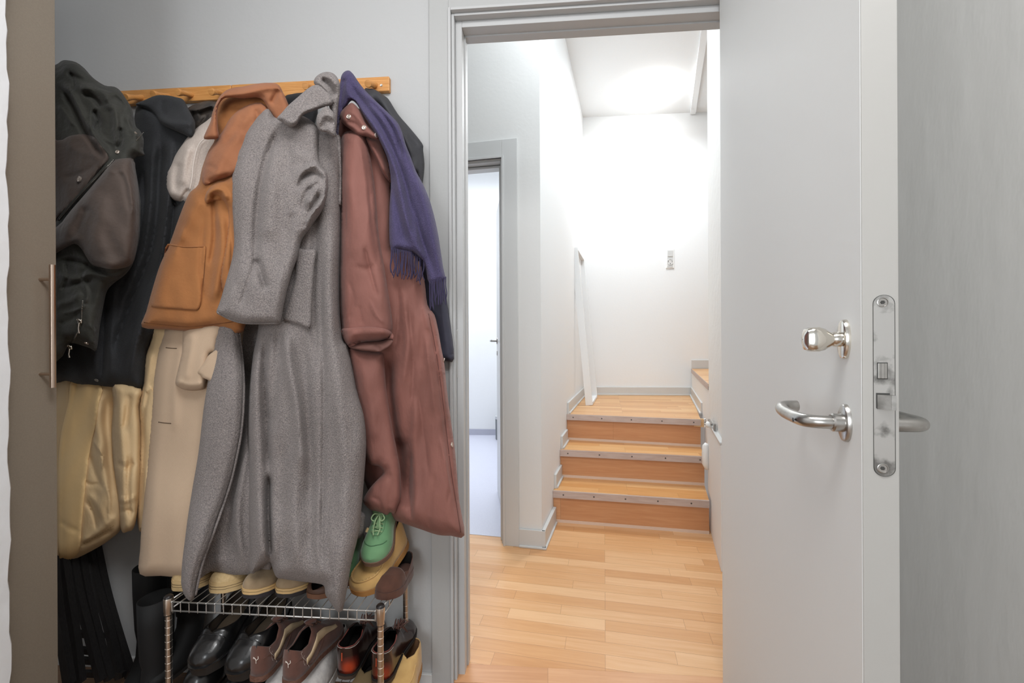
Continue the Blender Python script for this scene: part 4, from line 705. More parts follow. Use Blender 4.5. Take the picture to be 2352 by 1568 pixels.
# ---- brown-black parka
t = hang('hooded_parka', 'dark brown and black hooded parka with metal zips beside the tall cabinet', 'parka', 200, 200, .16)
o, H = cloth('body', [(40, 180), (110, 155), (131, 147), (141, 140), (152, 138), (175, 143), (195, 158), (213, 178), (240, 196), (262, 199), (276, 208), (290, 228), (301, 246), (308, 268), (312, 290), (322, 300), (330, 320), (329, 345), (331, 357), (309, 364), (314, 400), (320, 440), (323, 470), (322, 510), (320, 545), (312, 585), (302, 612), (286, 632), (262, 650), (246, 668), (238, 700), (230, 745), (222, 803), (208, 800), (190, 794), (160, 790), (130, 830), (40, 840)], [(180, 180, .17), (200, 500, .20), (190, 780, .19), (60, 500, .14)], .075, PARKA, t,
    [([(133, 190), (155, 200), (178, 243), (200, 286), (225, 325), (257, 362)], 8, .020), ([(140, 206), (165, 240), (188, 290), (215, 335), (240, 365)], 7, -.016), ([(150, 165), (175, 178), (205, 190), (238, 205)], 7, -.012), ([(180, 205), (210, 200), (240, 215), (250, 240)], 8, .014), ([(190, 215), (215, 225), (235, 250)], 6, -.016), ([(215, 250), (225, 280), (215, 300)], 6, -.018), ([(240, 240), (262, 250), (268, 290), (270, 340)], 8, .014), ([(275, 290), (277, 320), (272, 345)], 6, -.014), ([(250, 220), (280, 235), (300, 268)], 6, -.008), ([(205, 260), (212, 290), (232, 300)], 7, .012), ([(290, 265), (300, 290), (318, 318)], 6, .008),
     ([(131, 600), (170, 598), (210, 612), (250, 628), (290, 615)], 6, -.012), ([(131, 625), (170, 640), (210, 628), (260, 640)], 7, .010), ([(140, 665), (180, 650), (215, 645)], 6, -.009), ([(131, 700), (165, 690), (190, 670)], 7, .008), ([(185, 640), (200, 670), (196, 700)], 6, .008), ([(150, 600), (155, 640), (140, 670)], 5, -.008), ([(131, 745), (160, 735), (185, 720)], 6, -.006), ([(205, 600), (190, 625), (185, 645)], 5, -.006), ([(160, 165), (170, 190), (162, 220)], 4, -.007), ([(200, 170), (222, 186), (250, 190)], 4, .006), ([(262, 215), (280, 240), (286, 270)], 4, -.006), ([(220, 300), (240, 320), (262, 330)], 4, .005), ([(134, 240), (150, 262), (170, 290)], 5, .007), ([(140, 720), (170, 714), (200, 700)], 4, .006), ([(205, 745), (215, 760), (212, 790)], 4, .005)], noise=.009, seed=81, ew=34, st=4.5)
cloth('front_panel', [(60, 300), (131, 322), (160, 312), (190, 308), (215, 314), (232, 335), (250, 362), (236, 382), (200, 425), (170, 462), (134, 500), (60, 560)], lambda P: H(P)+.001, .008, PARKB, t, [([(150, 330), (190, 350), (230, 360)], 9, .004), ([(140, 410), (180, 400), (220, 380)], 7, -.004)], noise=.004, seed=83, ew=10, st=5, back=.004)
o3, H3 = cloth('sleeve', [(258, 370), (280, 364), (307, 366), (312, 400), (318, 440), (320, 480), (319, 525), (314, 570), (304, 605), (280, 616), (255, 618), (232, 614), (212, 608), (198, 590), (186, 570), (170, 560), (140, 575), (60, 620), (60, 560), (131, 520), (160, 486), (200, 440), (235, 398)], lambda P: H(P)+.004, .03, PARKB, t, [([(262, 385), (285, 410), (292, 450), (300, 490)], 8, -.007), ([(276, 380), (298, 430), (308, 500)], 7, .006), ([(200, 470), (180, 520), (150, 560)], 9, -.008), ([(230, 385), (260, 395), (285, 392)], 6, .005), ([(240, 440), (230, 520), (240, 590)], 20, .008)], noise=.005, seed=85, ew=18, st=4.5)
zip_m = mat('zip_metal', (176, 168, 160), .35, .9)
zp = line('zip_tape', [(262, 366), (236, 392), (205, 424), (170, 462), (134, 505)], H, .0042, PARKA, t, .010)
zt_ = stitches('zip_teeth', [(261, 367), (236, 393), (205, 425), (170, 463), (134, 506)], H, zip_m, zp, 3.4, .0011, .0145, .42); zt_['kind'] = 'stuff'
zp2 = line('zip_tape', [(190, 690), (188, 715), (186, 740), (176, 768), (162, 792)], H, .003, PARKA, t, .001)
zt2 = stitches('zip_teeth', [(190, 690), (188, 715), (186, 740), (176, 768), (162, 792)], H, zip_m, zp2, 3.2, .0011, .0045, .42); zt2['kind'] = 'stuff'
def pull(x, y, ln_):
    c = at_d([[x, y]], H([[x, y]])+.006)[0]
    MB().box(c-np.array([.006, .003, .006]), c+np.array([.006, .003, .006]), .002).tube([c-ZZ*.004-np.array([0, .003, 0]), c-ZZ*.02-np.array([0, .005, 0]), c-ZZ*ln_-np.array([0, .003, 0])], [.0022, .0018, .003], 8).tube([c+np.array([-.005, -.004, .004]), c+np.array([0, -.007, .008]), c+np.array([.006, -.004, .002])], .0016, 8).out('zip_pull', CHROME, t, 50)
pull(184, 738, .035); pull(162, 798, .030)
for x, y, r in ((182, 411, .0085), (270, 349, .006), (199, 788, .006), (312, 305, .004)): snap(x, y, H, r, t, SNAPM, off=.012 if y == 411 else .002)
stitches('collar_zip', [(313, 322), (322, 313), (331, 302)], H, zip_m, t, 3.2, .0009, .003, .4)

# ================================================================== SHOE RACK
RX0, RX1, RY0, RY1, RZ = -1.114, -.472, 1.200, 1.420, .388
rack = thing('shoe_rack', 'chrome wire shoe rack full of shoes standing below the coats', 'shoe rack', (-.79, 1.31, -.02))
CHR = mat('rack_chrome', (214, 204, 192), .28, 1)
WIRE = mat('rack_wire', (206, 206, 204), .3, .7)
CAPM = mat('black_cap', (38, 34, 34), .35)
for (x, y) in ((RX0, RY0), (RX1, RY0), (RX1, RY1), (RX0, RY1)):
    pr_ = [(.0085, -.02), (.0085, RZ-.04)]; po = MB().lathe(pr_, (x, y, 0), ZZ, 20).out('post', CHR, rack, 40)
    for k in range(18):
        zz_ = .0+k*.021; MB().tube([(x+.0086*math.cos(a), y+.0086*math.sin(a), zz_) for a in np.linspace(0, 2*PI, 17)], .0006, 4, cap=False).out('groove', mat('groove_light', (226, 216, 204), .3, .8), po)
    MB().lathe([(.0112, -.032), (.0112, -.024), (.0122, -.022), (.0128, .014), (.0122, .016), (.0105, .017)], (x, y, RZ-.004), ZZ, 24).out('clamp', CHR, po, 40)
    MB().lathe([(.0115, .010), (.0122, .014), (.0118, .020), (.008, .024), (.001, .0245)], (x, y, RZ-.004), ZZ, 24).out('cap', CAPM, po, 50)
def wire_shelf(zt_, r=.0022):
    sh = thing if False else None
    fr = MB()
    for (a, b) in (((RX0, RY0), (RX1, RY0)), ((RX1, RY0), (RX1, RY1)), ((RX1, RY1), (RX0, RY1)), ((RX0, RY1), (RX0, RY0))):
        for z in (zt_, zt_-.026): fr.tube([(a[0], a[1], z), (b[0], b[1], z)], r*1.05, 8)
    for z in (zt_,): fr.tube([(RX0, (RY0+RY1)/2, z-.003), (RX1, (RY0+RY1)/2, z-.003)], r, 8)
    f = fr.out('shelf_frame', WIRE, rack, 'all')
    n = 24
    for k in range(n):
        x = RX0+.014+(RX1-RX0-.028)*k/(n-1)
        MB().tube(crv([(x, RY1, zt_-.026), (x, RY1+.001, zt_-.004), (x, RY1-.004, zt_+.002), (x, (RY0+RY1)/2, zt_+.002), (x, RY0+.003, zt_+.002), (x, RY0-.003, zt_-.001), (x, RY0-.003, zt_-.028)], 4), .0014, 6).out('shelf_wire', WIRE, f, 'all')
wire_shelf(RZ); wire_shelf(.085)
for y in (RY0+.07, RY1-.07): MB().tube([(RX1, y, RZ), (RX1+.0, y+.0, RZ-.028)], .0018, 6).out('side_wire', WIRE, rack)
# ================================================================== SHOES
def interp(ctrl, t): return float(np.interp(t, [c[0] for c in ctrl], [c[1] for c in ctrl]))
class Shoe:
    def __init__(s, name, label, cat, L=.22, W=.09, sole=((0, .022), (.5, .014), (1, .014)), wc=None, hc=None, oc=None, rc=None, asym=.006, upper=None, solem=None, inner=None, insole=None, group=None, solegrow=1.05, p=.75):
        s.L, s.W, s.asym, s.p = L, W, asym, p
        s.wc = wc or [(0, .0), (.015, .34), (.05, .52), (.12, .66), (.25, .74), (.45, .78), (.6, .92), (.72, 1.0), (.82, .97), (.9, .84), (.96, .6), (.99, .33), (1, 0)]
        s.sole = sole; s.hc = hc or [(0, .055), (.45, .06), (.6, .05), (.8, .038), (.93, .028), (1, .012)]
        s.oc = oc or [(0, 0), (.03, .35), (.1, .55), (.3, .6), (.42, .45), (.5, 0), (1, 0)]; s.rc = rc or s.hc
        s.root = thing(name, label, cat, (0, 0, 0), group); s.root_zero = True
        NT = 44; NS = 11; T_ = np.concatenate([[0, .006, .015, .03], np.linspace(.05, .93, NT-9), [.955, .975, .988, .996, 1.0]])
        V = []; 
        for t in T_:
            for sd in (-1, 1):
                for k in range(NS+1): V.append(s.pt(t, k/NS, sd))
        row = 2*(NS+1); Fc = []
        for i in range(len(T_)-1):
            for q in range(2):
                for k in range(NS): a = i*row+q*(NS+1)+k; Fc.append((a, a+1, a+1+row, a+row))
        # weld the closed part
        me_o = obj('upper', V, Fc, upper, s.root, False); bm = bmesh.new(); bm.from_mesh(me_o.data); bmesh.ops.remove_doubles(bm, verts=bm.verts, dist=.0004); bmesh.ops.recalc_face_normals(bm, faces=bm.faces)
        for f in bm.faces: f.smooth = True
        bm.to_mesh(me_o.data); bm.free(); s.upper = me_o
        if inner: me_o.data.materials.append(inner)
        md = me_o.modifiers.new('thick', 'SOLIDIFY'); md.thickness = .003; md.offset = -1; md.use_rim = True
        if inner: md.material_offset = 1
        # sole
        def ring(z0f, z1f, g): 
            V = []; tt = list(T_); pts = [(s.cx(t)+sd*s.w(t)*g, t*s.L if .03 < t < .97 else (t*s.L+(g-1)*s.W*.5*(1 if t > .5 else -1))) for sd in (1, -1) for t in (tt if sd == 1 else tt[::-1])]
            tz = [t for sd in (1, -1) for t in (tt if sd == 1 else tt[::-1])]; n = len(pts)
            V = [(p_[0]*1.0, p_[1], z0f(t)) for p_, t in zip(pts, tz)]+[(p_[0], p_[1], z1f(t)) for p_, t in zip(pts, tz)]
            return V, [tuple(range(n)), tuple(range(n, 2*n))]+[(i, (i+1) % n, n+(i+1) % n, n+i) for i in range(n)]
        s.ring = ring
        V, Fc = ring(lambda t: s.toe_spring(t), lambda t: s.zs(t)+.001, solegrow); s.sole_o = obj('sole', V, Fc, solem, s.root, 50)
        V, Fc = ring(lambda t: s.zs(t), lambda t: s.zs(t)+.004, .93); obj('insole', V, Fc, insole or inner or upper, s.root, 50)
    def toe_spring(s, t): return max(0, (t-.75))*s.L*.10
    def zs(s, t): return interp(s.sole, t)+s.toe_spring(t)*.8
    def w(s, t): return s.W/2*interp(s.wc, t)
    def cx(s, t): return s.asym*math.sin(PI*t)*-1+s.asym*.8*t
    def pt(s, t, u, sd):
        w_ = s.w(t); o = min(interp(s.oc, t)*s.W/2, w_*.93); h = interp(s.rc, t) if o > .0005 else interp(s.hc, t); th = u*PI/2
        x = o+(w_-o)*max(math.cos(th), 0)**s.p; z = s.zs(t)+h*math.sin(th)**.85
        return (s.cx(t)+sd*x, t*s.L, z)
    def top(s, t, x, off=.0008): # crown point at lateral offset x (fraction of half width)
        best = min(((abs(s.pt(t, u, 1 if x >= 0 else -1)[0]-s.cx(t)-x*s.w(t)), u) for u in np.linspace(0, 1, 60))); p_ = s.pt(t, best[1], 1 if x >= 0 else -1); return np.array(p_)+np.array([0, 0, off])
    def side(s, t, u, sd, off=.001): p_ = np.array(s.pt(t, u, sd)); return p_+np.array([sd*off, 0, off*.3])
    def band(s, name, f0, f1, g, m): V, Fc = s.ring(f0, f1, g); return obj(name, V, Fc, m, s.sole_o, 50)
    def place(s, px, py, z, head=0, pitch=0, roll=0, anchor='toe', dz=0):
        q = onz(px, py, z); Rm = Matrix.Rotation(math.radians(180+head if anchor == 'toe' else head), 4, 'Z')@Matrix.Rotation(math.radians(roll), 4, 'Y')@Matrix.Rotation(math.radians(-pitch if anchor == 'toe' else pitch), 4, 'X')
        off = Matrix.Translation((0, -s.L if anchor == 'toe' else 0, 0)); s.root.matrix_world = Matrix.Translation(Vector(q)+Vector((0, 0, dz)))@Rm@off; return s
    def laces(s, ts, m, hw=.35, r=.0022, bow=True, part=None):
        for t in ts:
            pts = [s.top(t+.01*abs(x), x*hw, .0025) for x in (-1, -.5, 0, .5, 1)]; MB().tube(pts, r, 6).out('lace', m, part or s.root, 'all')
        if bow:
            t = ts[0]; c = s.top(t, 0, .008)
            for sd in (-1, 1):
                MB().tube(crv([c, c+np.array([sd*.012, .006, .010]), c+np.array([sd*.020, .018, .004]), c+np.array([sd*.010, .022, -.002]), c], 5), r*.8, 6).tube(crv([c, c+np.array([sd*.006, .02, .002]), c+np.array([sd*.010, .042, -.012]), c+np.array([sd*.006, .06, -.018])], 4), r*.8, 6).out('lace', m, part or s.root, 'all')
            MB().lathe([(.001, -.004), (.004, -.002), (.004, .003), (.001, .005)], c, (1, 0, 0), 10).out('knot', m, part or s.root, 'all')
BEIGE = mat('beige_canvas', (208, 182, 136), .8, c2=(196, 168, 122), scale=120, bump=.2); BEIS = mat('beige_sole', (206, 178, 130), .6); DKLINE = mat('sole_line', (104, 84, 58), .8)
KSU = mat('khaki_suede', (164, 142, 112), .9, c2=(150, 128, 100), scale=40, bump=.15, sheen=.2); KSO = mat('welt_tan', (214, 180, 126), .6); BSO = mat('black_sole', (48, 44, 46), .7)
DKI = mat('dark_lining', (28, 24, 22), .85); TANM = mat('tan_suede', (204, 166, 104), .85, c2=(192, 152, 92), scale=20, bump=.12, sheen=.25, detail=5); TANS = mat('crepe_sole', (176, 128, 70), .8, c2=(160, 112, 60), scale=18)
BROW = mat('brown_felt', (92, 58, 44), .9, c2=(80, 50, 38), scale=30, bump=.1, sheen=.2)
GRN = mat('green_suede', (112, 156, 112), .85, c2=(94, 140, 98), scale=16, bump=.1, sheen=.35, detail=5); GRL = mat('green_lace', (150, 178, 134), .8); GUM = mat('gum_sole', (120, 94, 78), .6)
BLK = mat('black_leather', (24, 24, 25), .28, coat=.35, bump=.05, bscale=90); BLKS = mat('black_rubber', (34, 34, 34), .5)
LOWT = [(0, 0), (.02, .35), (.1, .62), (.3, .62), (.42, .4), (.5, 0), (1, 0)]
# ---- top shelf
for (lab, px, py, hd) in (('beige canvas shoe at the far left of the top shelf, beside the black boots', 415, 1361, 3), ('beige canvas shoe on the top shelf, right of the grey coat tip', 502, 1366, 2)):
    s = Shoe('canvas_shoe', lab, 'shoe', .20, .098, sole=((0, .026), (1, .024)), upper=BEIGE, solem=BEIS, inner=BEIGE, hc=[(0, .05), (.45, .055), (.7, .042), (.88, .034), (.96, .024), (1, .008)], oc=LOWT, group='beige canvas shoes')
    s.band('foxing_line', lambda t: s.zs(t)-.004, lambda t: s.zs(t)-.0028, 1.065, DKLINE); s.band('foxing_line', lambda t: s.zs(t)-.011, lambda t: s.zs(t)-.010, 1.065, DKLINE)
    s.band('toe_guard', lambda t: s.zs(t)-.001, lambda t: s.zs(t)+.007, 1.03, BEIS); s.laces([.52, .60, .68], BEIGE, bow=False); s.place(px, py, RZ+.003, hd)
for (lab, px, py, hd) in (('khaki suede shoe with black sole on the top shelf, left one of its pair', 578, 1378, 2), ('khaki suede shoe with black sole on the top shelf, right one of its pair', 655, 1376, 0)):
    s = Shoe('suede_shoe', lab, 'shoe', .205, .094, sole=((0, .032), (1, .026)), upper=KSU, solem=BSO, inner=DKI, hc=[(0, .055), (.45, .06), (.62, .048), (.8, .036), (.95, .026), (1, .012)], oc=LOWT, group='khaki suede shoes')
    s.band('welt', lambda t: s.zs(t)-.013, lambda t: s.zs(t)+.0015, 1.075, KSO); s.band('welt_line', lambda t: s.zs(t)-.0055, lambda t: s.zs(t)-.0045, 1.085, DKLINE); s.place(px, py, RZ+.003, hd)
s = Shoe('slipper', 'dark brown leather mule half hidden behind the grey coat hem on the top shelf', 'shoe', .19, .088, sole=((0, .016), (1, .014)), upper=mat('mule_brown', (84, 58, 44), .6), solem=mat('mule_sole', (116, 80, 58), .7), inner=DKI, insole=DKI, hc=[(0, .012), (.3, .014), (.6, .04), (.8, .03), (1, .012)], oc=[(0, 0), (.02, .4), (.1, .75), (.5, .85), (.75, .7), (.9, .5), (.97, .2), (1, 0)])
s.place(722, 1379, RZ+.003, -8)
s = Shoe('clog', 'dark brown felt clog beside the tan moccasin at the right end of the top shelf', 'shoe', .175, .078, sole=((0, .022), (1, .020)), upper=BROW, solem=BROW, inner=DKI, insole=BROW, hc=[(0, .040), (.4, .03), (.6, .045), (.8, .038), (1, .014)], oc=[(0, 0), (.03, .4), (.1, .7), (.4, .75), (.52, .4), (.56, 0), (1, 0)], rc=[(0, .045), (.4, .018), (1, .03)])
s.place(880, 1381, RZ+.003, -6)
s = Shoe('moccasin', 'tan suede moccasin boot on the top shelf with the green sneaker resting on it', 'shoe', .225, .112, sole=((0, .018), (1, .018)), upper=TANM, solem=TANS, inner=mat('moc_lining', (120, 86, 58), .9), hc=[(0, .085), (.3, .09), (.5, .06), (.7, .042), (.9, .032), (1, .016)], oc=[(0, 0), (.03, .32), (.1, .5), (.25, .55), (.42, .42), (.55, .28), (.60, 0), (1, 0)], rc=[(0, .10), (.2, .085), (.42, .065), (.6, .046), (1, .03)], solegrow=1.04)
pts = [s.top(t, x, .0015) for t, x in [(.60, -.78), (.70, -.76), (.80, -.74), (.88, -.66), (.93, -.45), (.95, 0), (.93, .45), (.88, .66), (.80, .74), (.70, .76), (.60, .78)]]
MB().tube(crv(pts, 5), .0032, 8).out('apron_seam', TANM, s.root, 'all')
dn_ = crv(pts, 4)
for k in range(0, len(dn_)-1, 2): MB().tube([dn_[k]+np.array([0, 0, .0032]), dn_[k]*.45+dn_[k+1]*.55+np.array([0, 0, .0032])], .0011, 5).out('stitch', KSO, s.root)
MB().tube(crv([s.top(.62, -.1, .004), s.top(.66, -.25, .012), s.top(.72, -.2, .01), s.top(.72, .02, .008), s.top(.66, .06, .010), s.top(.60, .05, .004)], 5), .0034, 8).out('lace', TANM, s.root, 'all')
MB().tube([s.top(.60, .25, .004), s.top(.66, .28, .008), s.top(.72, .2, .004)], .0024, 8).out('lace', TANM, s.root, 'all')
s.place(824, 1371, RZ+.003, -20, 21, 0)
SP = Shoe('sneaker', 'green suede sneaker with bowed laces perched on the tan moccasin', 'sneaker', .20, .090, sole=((0, .024), (1, .018)), upper=GRN, solem=GUM, inner=mat('green_lining', (186, 168, 140), .9), hc=[(0, .06), (.3, .064), (.45, .066), (.6, .052), (.75, .040), (.9, .030), (1, .014)], oc=[(0, 0), (.03, .34), (.1, .5), (.25, .52), (.36, .42), (.42, .0), (1, 0)], rc=[(0, .068), (.2, .055), (.42, .070), (1, .03)], group='green suede sneakers')
def dress_green(s):
    s.band('sole_line', lambda t: s.zs(t)-.008, lambda t: s.zs(t)-.007, 1.06, BROW)
    tg = [s.top(t, 0, .003) for t in (.38, .44, .5, .56, .62)]; MB().tube([tg[0]+np.array([0, -.006, .016])]+tg, [.013, .014, .013, .011, .009, .006], 10, flat=.35).out('tongue', mat('green_tongue', (126, 160, 116), .85), s.root, 'all')
    for sd in (-1, 1): MB().tube(crv([s.top(.42, sd*.40, .001), s.top(.52, sd*.42, .002), s.top(.62, sd*.40, .002), s.top(.68, sd*.22, .002), s.top(.69, 0, .002)], 5), .003, 8, flat=.6).out('eyestay', GRN, s.root, 'all')
    MB().tube(crv([s.top(.74, -.75, .0008), s.top(.80, -.55, .0008), s.top(.83, -.2, .001), s.top(.84, .2, .001), s.top(.80, .55, .001), s.top(.74, .75, .0008)], 5), .0012, 6).out('toe_seam', mat('green_dark', (72, 112, 78), .9), s.root, 'all')
    s.laces([.44, .49, .54, .59, .64], GRL, .40, .0025)
    MB().tube([s.side(.56, .50, 1, .002), s.side(.60, .42, 1, .002)], .005, 6).out('label_patch', BEIGE, s.root)
dress_green(SP); SP.place(858, 1303, RZ+.092, 5, 30, 0)
s2 = Shoe('sneaker', 'green suede sneaker tucked behind the grey coat hem, left of its partner', 'sneaker', .205, .086, sole=((0, .024), (1, .018)), upper=GRN, solem=GUM, inner=MATS['green_lining'], hc=[(0, .06), (.3, .064), (.45, .066), (.6, .052), (.75, .040), (.9, .030), (1, .014)], oc=[(0, 0), (.03, .34), (.1, .5), (.25, .52), (.36, .42), (.42, .0), (1, 0)], rc=[(0, .068), (.2, .055), (.42, .070), (1, .03)], group='green suede sneakers')
dress_green(s2); s2.place(776, 1356, RZ+.012, 6, 22, 0)
# ---- lower shelf, upper layer
ZL = .20
for (lab, px, py, hd) in (('polished black leather clog on the lower shelf, left one of the pair', 462, 1553, 2), ('polished black leather clog on the lower shelf, beside the brown sneakers', 545, 1566, -3)):
    s = Shoe('leather_clog', lab, 'shoe', .235, .104, sole=((0, .030), (.4, .026), (1, .028)), upper=BLK, solem=BLKS, inner=mat('clog_lining', (64, 54, 44), .8), insole=mat('clog_insole', (84, 72, 58), .7), hc=[(0, .04), (.35, .035), (.5, .052), (.62, .060), (.8, .048), (.93, .034), (1, .014)], oc=[(0, 0), (.02, .40), (.08, .66), (.3, .78), (.5, .72), (.60, .58), (.66, .3), (.68, 0), (1, 0)], rc=[(0, .050), (.2, .040), (.35, .032), (.5, .042), (.68, .060), (1, .03)], solegrow=1.07, group='black leather clogs')
    s.band('welt', lambda t: s.zs(t)-.003, lambda t: s.zs(t)+.003, 1.10, BLK)
    MB().tube(crv([s.top(.72, x, .0008) for x in (-.8, -.4, 0, .4, .8)], 4), .0016, 6).out('strap_seam', BLK, s.root, 'all')
    MB().tube(crv([s.side(.02, .9, -1, .001), s.side(.15, .95, -1, .002), s.side(.3, .95, -1, .002)], 4), .0022, 6).out('collar_edge', BLK, s.root, 'all')
    MB().tube(crv([s.side(.02, .9, 1, .001), s.side(.15, .95, 1, .002), s.side(.3, .95, 1, .002)], 4), .0022, 6).out('collar_edge', BLK, s.root, 'all')
    s.place(px, py, ZL-.01, hd, 19)
# brown suede sneakers, heel to the viewer
BRS = mat('brown_suede', (104, 68, 56), .9, c2=(86, 54, 44), scale=22, bump=.14, sheen=.3, detail=5); BRT = mat('brown_toe', (112, 80, 66), .75, c2=(98, 66, 54), scale=120, bump=.4); CRM = mat('cream_stripe', (214, 190, 154), .7); WTH = mat('white_thread', (222, 210, 200), .8)
for (lab, px, py, hd) in (('brown suede sneaker with cream stripe, partly behind the black clog', 588, 1566, 1), ('brown suede sneaker with cream stripe on the lower shelf, nearer the shiny shoes', 662, 1576, -4)):
    s = Shoe('suede_sneaker', lab, 'sneaker', .245, .088, sole=((0, .014), (1, .012)), upper=BRS, solem=BRT, inner=DKI, insole=DKI, hc=[(0, .075), (.25, .07), (.42, .088), (.55, .078), (.7, .055), (.88, .036), (1, .016)], oc=[(0, 0), (.03, .34), (.1, .48), (.26, .50), (.36, .36), (.42, .0), (1, 0)], rc=[(0, .088), (.12, .066), (.25, .062), (.42, .092), (1, .03)], group='brown suede sneakers', wc=[(0, .0), (.015, .40), (.05, .58), (.12, .70), (.25, .74), (.45, .78), (.6, .92), (.72, 1.0), (.82, .97), (.9, .84), (.96, .6), (.99, .33), (1, 0)])
    for q, sd in ((0, 1),):
        # sweeping stripe along the outer side
        V = []; n = 26
        for k in range(n):
            u = k/(n-1); t = .16+u*.62; hh_ = .26+.20*math.sin(u*1.5)+u*.10; wd = .095+.03*math.sin(u*PI)
            V.append(s.side(t, hh_-wd, sd, .0022)); V.append(s.side(t, hh_+wd, sd, .0022))
        obj('stripe', V, [(2*k, 2*k+1, 2*k+3, 2*k+2) for k in range(n-1)], CRM, s.root, 'all').modifiers.new('t', 'SOLIDIFY').thickness = .001
        for dd in (.13,):
            P_ = [s.side(.13+.02*math.cos(a), .38+.16*math.sin(a), sd, .0015) for a in np.linspace(PI/2, 3*PI/2, 8)]+[s.side(.16+u*.4, .23+.16*math.sin(u*1.5), sd, .0018) for u in np.linspace(.1, 1, 14)]
            C_ = crv(P_, 3)
            for k in range(0, len(C_)-1, 2): MB().tube([C_[k], C_[k]*.4+C_[k+1]*.6], .0005, 4).out('stitch', WTH, s.root)
        P_ = [s.side(t, u_, sd, .0015) for t, u_ in ((.20, .05), (.17, .2), (.14, .35), (.10, .5), (.09, .7), (.12, .85))]
        C_ = crv(P_, 6)
        for k in range(0, len(C_)-1, 2): MB().tube([C_[k], C_[k]*.4+C_[k+1]*.6], .0006, 4).out('stitch', WTH, s.root)
        C_ = crv([s.side(t, u_, sd, .001) for t, u_ in ((.02, .35), (.10, .42), (.20, .12), (.32, .06), (.46, .2), (.52, .4))], 5); MB().tube(C_, .0011, 5).out('seam', BRT, s.root, 'all')
    # small leaping-cat mark on the heel
    def hp(a, z): # wrap on the heel: a lateral fraction, z height
        w_ = .034; th = a; return np.array([s.cx(0)+w_*math.sin(th)*.8, .012-.016*math.cos(th)*1.0, z])
    c0 = .05
    for nm, L_ in (('mark', [(c0-.20, .070), (c0-.11, .067), (c0-.02, .063), (c0+.01, .058), (c0+.0, .052)]), ('mark', [(c0-.02, .063), (c0+.06, .065), (c0+.11, .069), (c0+.15, .073)]), ('mark', [(c0-.17, .0655), (c0-.11, .067)])):
        P_ = []
        for a, z in L_:
            # project to the upper surface near the heel
            x = s.W/2*a; bt = min(((abs(s.pt(t, u, 1 if x > 0 else -1)[0]-x)+abs(s.pt(t, u, 1 if x > 0 else -1)[2]-z), t, u) for t in np.linspace(.001, .12, 24) for u in np.linspace(0, .98, 30))); p_ = np.array(s.pt(bt[1], bt[2], 1 if x > 0 else -1)); P_.append(p_+np.array([.0006*np.sign(x), -.0022, 0]))
        MB().tube(crv(P_, 3), [.0011]*(3*(len(P_)-1))+[.0006], 6).out(nm, WTH, s.root, 'all')
    MB().tube([s.top(.43, x, .004) for x in (-.35, -.1, .1, .35)], .003, 6).tube([s.top(.5, x, .004) for x in (-.35, -.1, .1, .35)], .003, 6).tube([s.top(.57, x, .004) for x in (-.35, -.1, .1, .35)], .003, 6).out('laces', BRT, s.root, 'all')
    MB().tube([s.top(.36, 0, .030), s.top(.42, 0, .016), s.top(.5, 0, .004)], [.016, .015, .010], 10, flat=.35).out('tongue', BRS, s.root, 'all')
    s.place(px, py, ZL-.005, hd, 0, 0, 'heel')
# burgundy patina shoes with fringed tassels, heel to the viewer
PAT = mat('patina_leather', (44, 22, 20), .22, coat=.5, bump=.03)
nt = PAT.node_tree; tc = nt.nodes['Texture Coordinate']; sx = nt.nodes.new('ShaderNodeSeparateXYZ'); nt.links.new(tc.outputs['Object'], sx.inputs[0])
mm_ = nt.nodes.new('ShaderNodeVectorMath'); mm_.operation = 'DISTANCE'; mm_.inputs[1].default_value = (.012, .0, .036); nt.links.new(tc.outputs['Object'], mm_.inputs[0])
r_p = nt.nodes.new('ShaderNodeValToRGB'); e = r_p.color_ramp.elements; e[0].position = .010; e[0].color = lin((170, 62, 34)); e[1].position = .040; e[1].color = lin((40, 24, 22)); k_ = e.new(.024); k_.color = lin((104, 38, 28)); nt.links.new(mm_.outputs['Value'], r_p.inputs[0]); nt.links.new(r_p.outputs[0], nt.nodes['Principled BSDF'].inputs['Base Color'])
TASS = mat('tassel_leather', (88, 58, 50), .6)
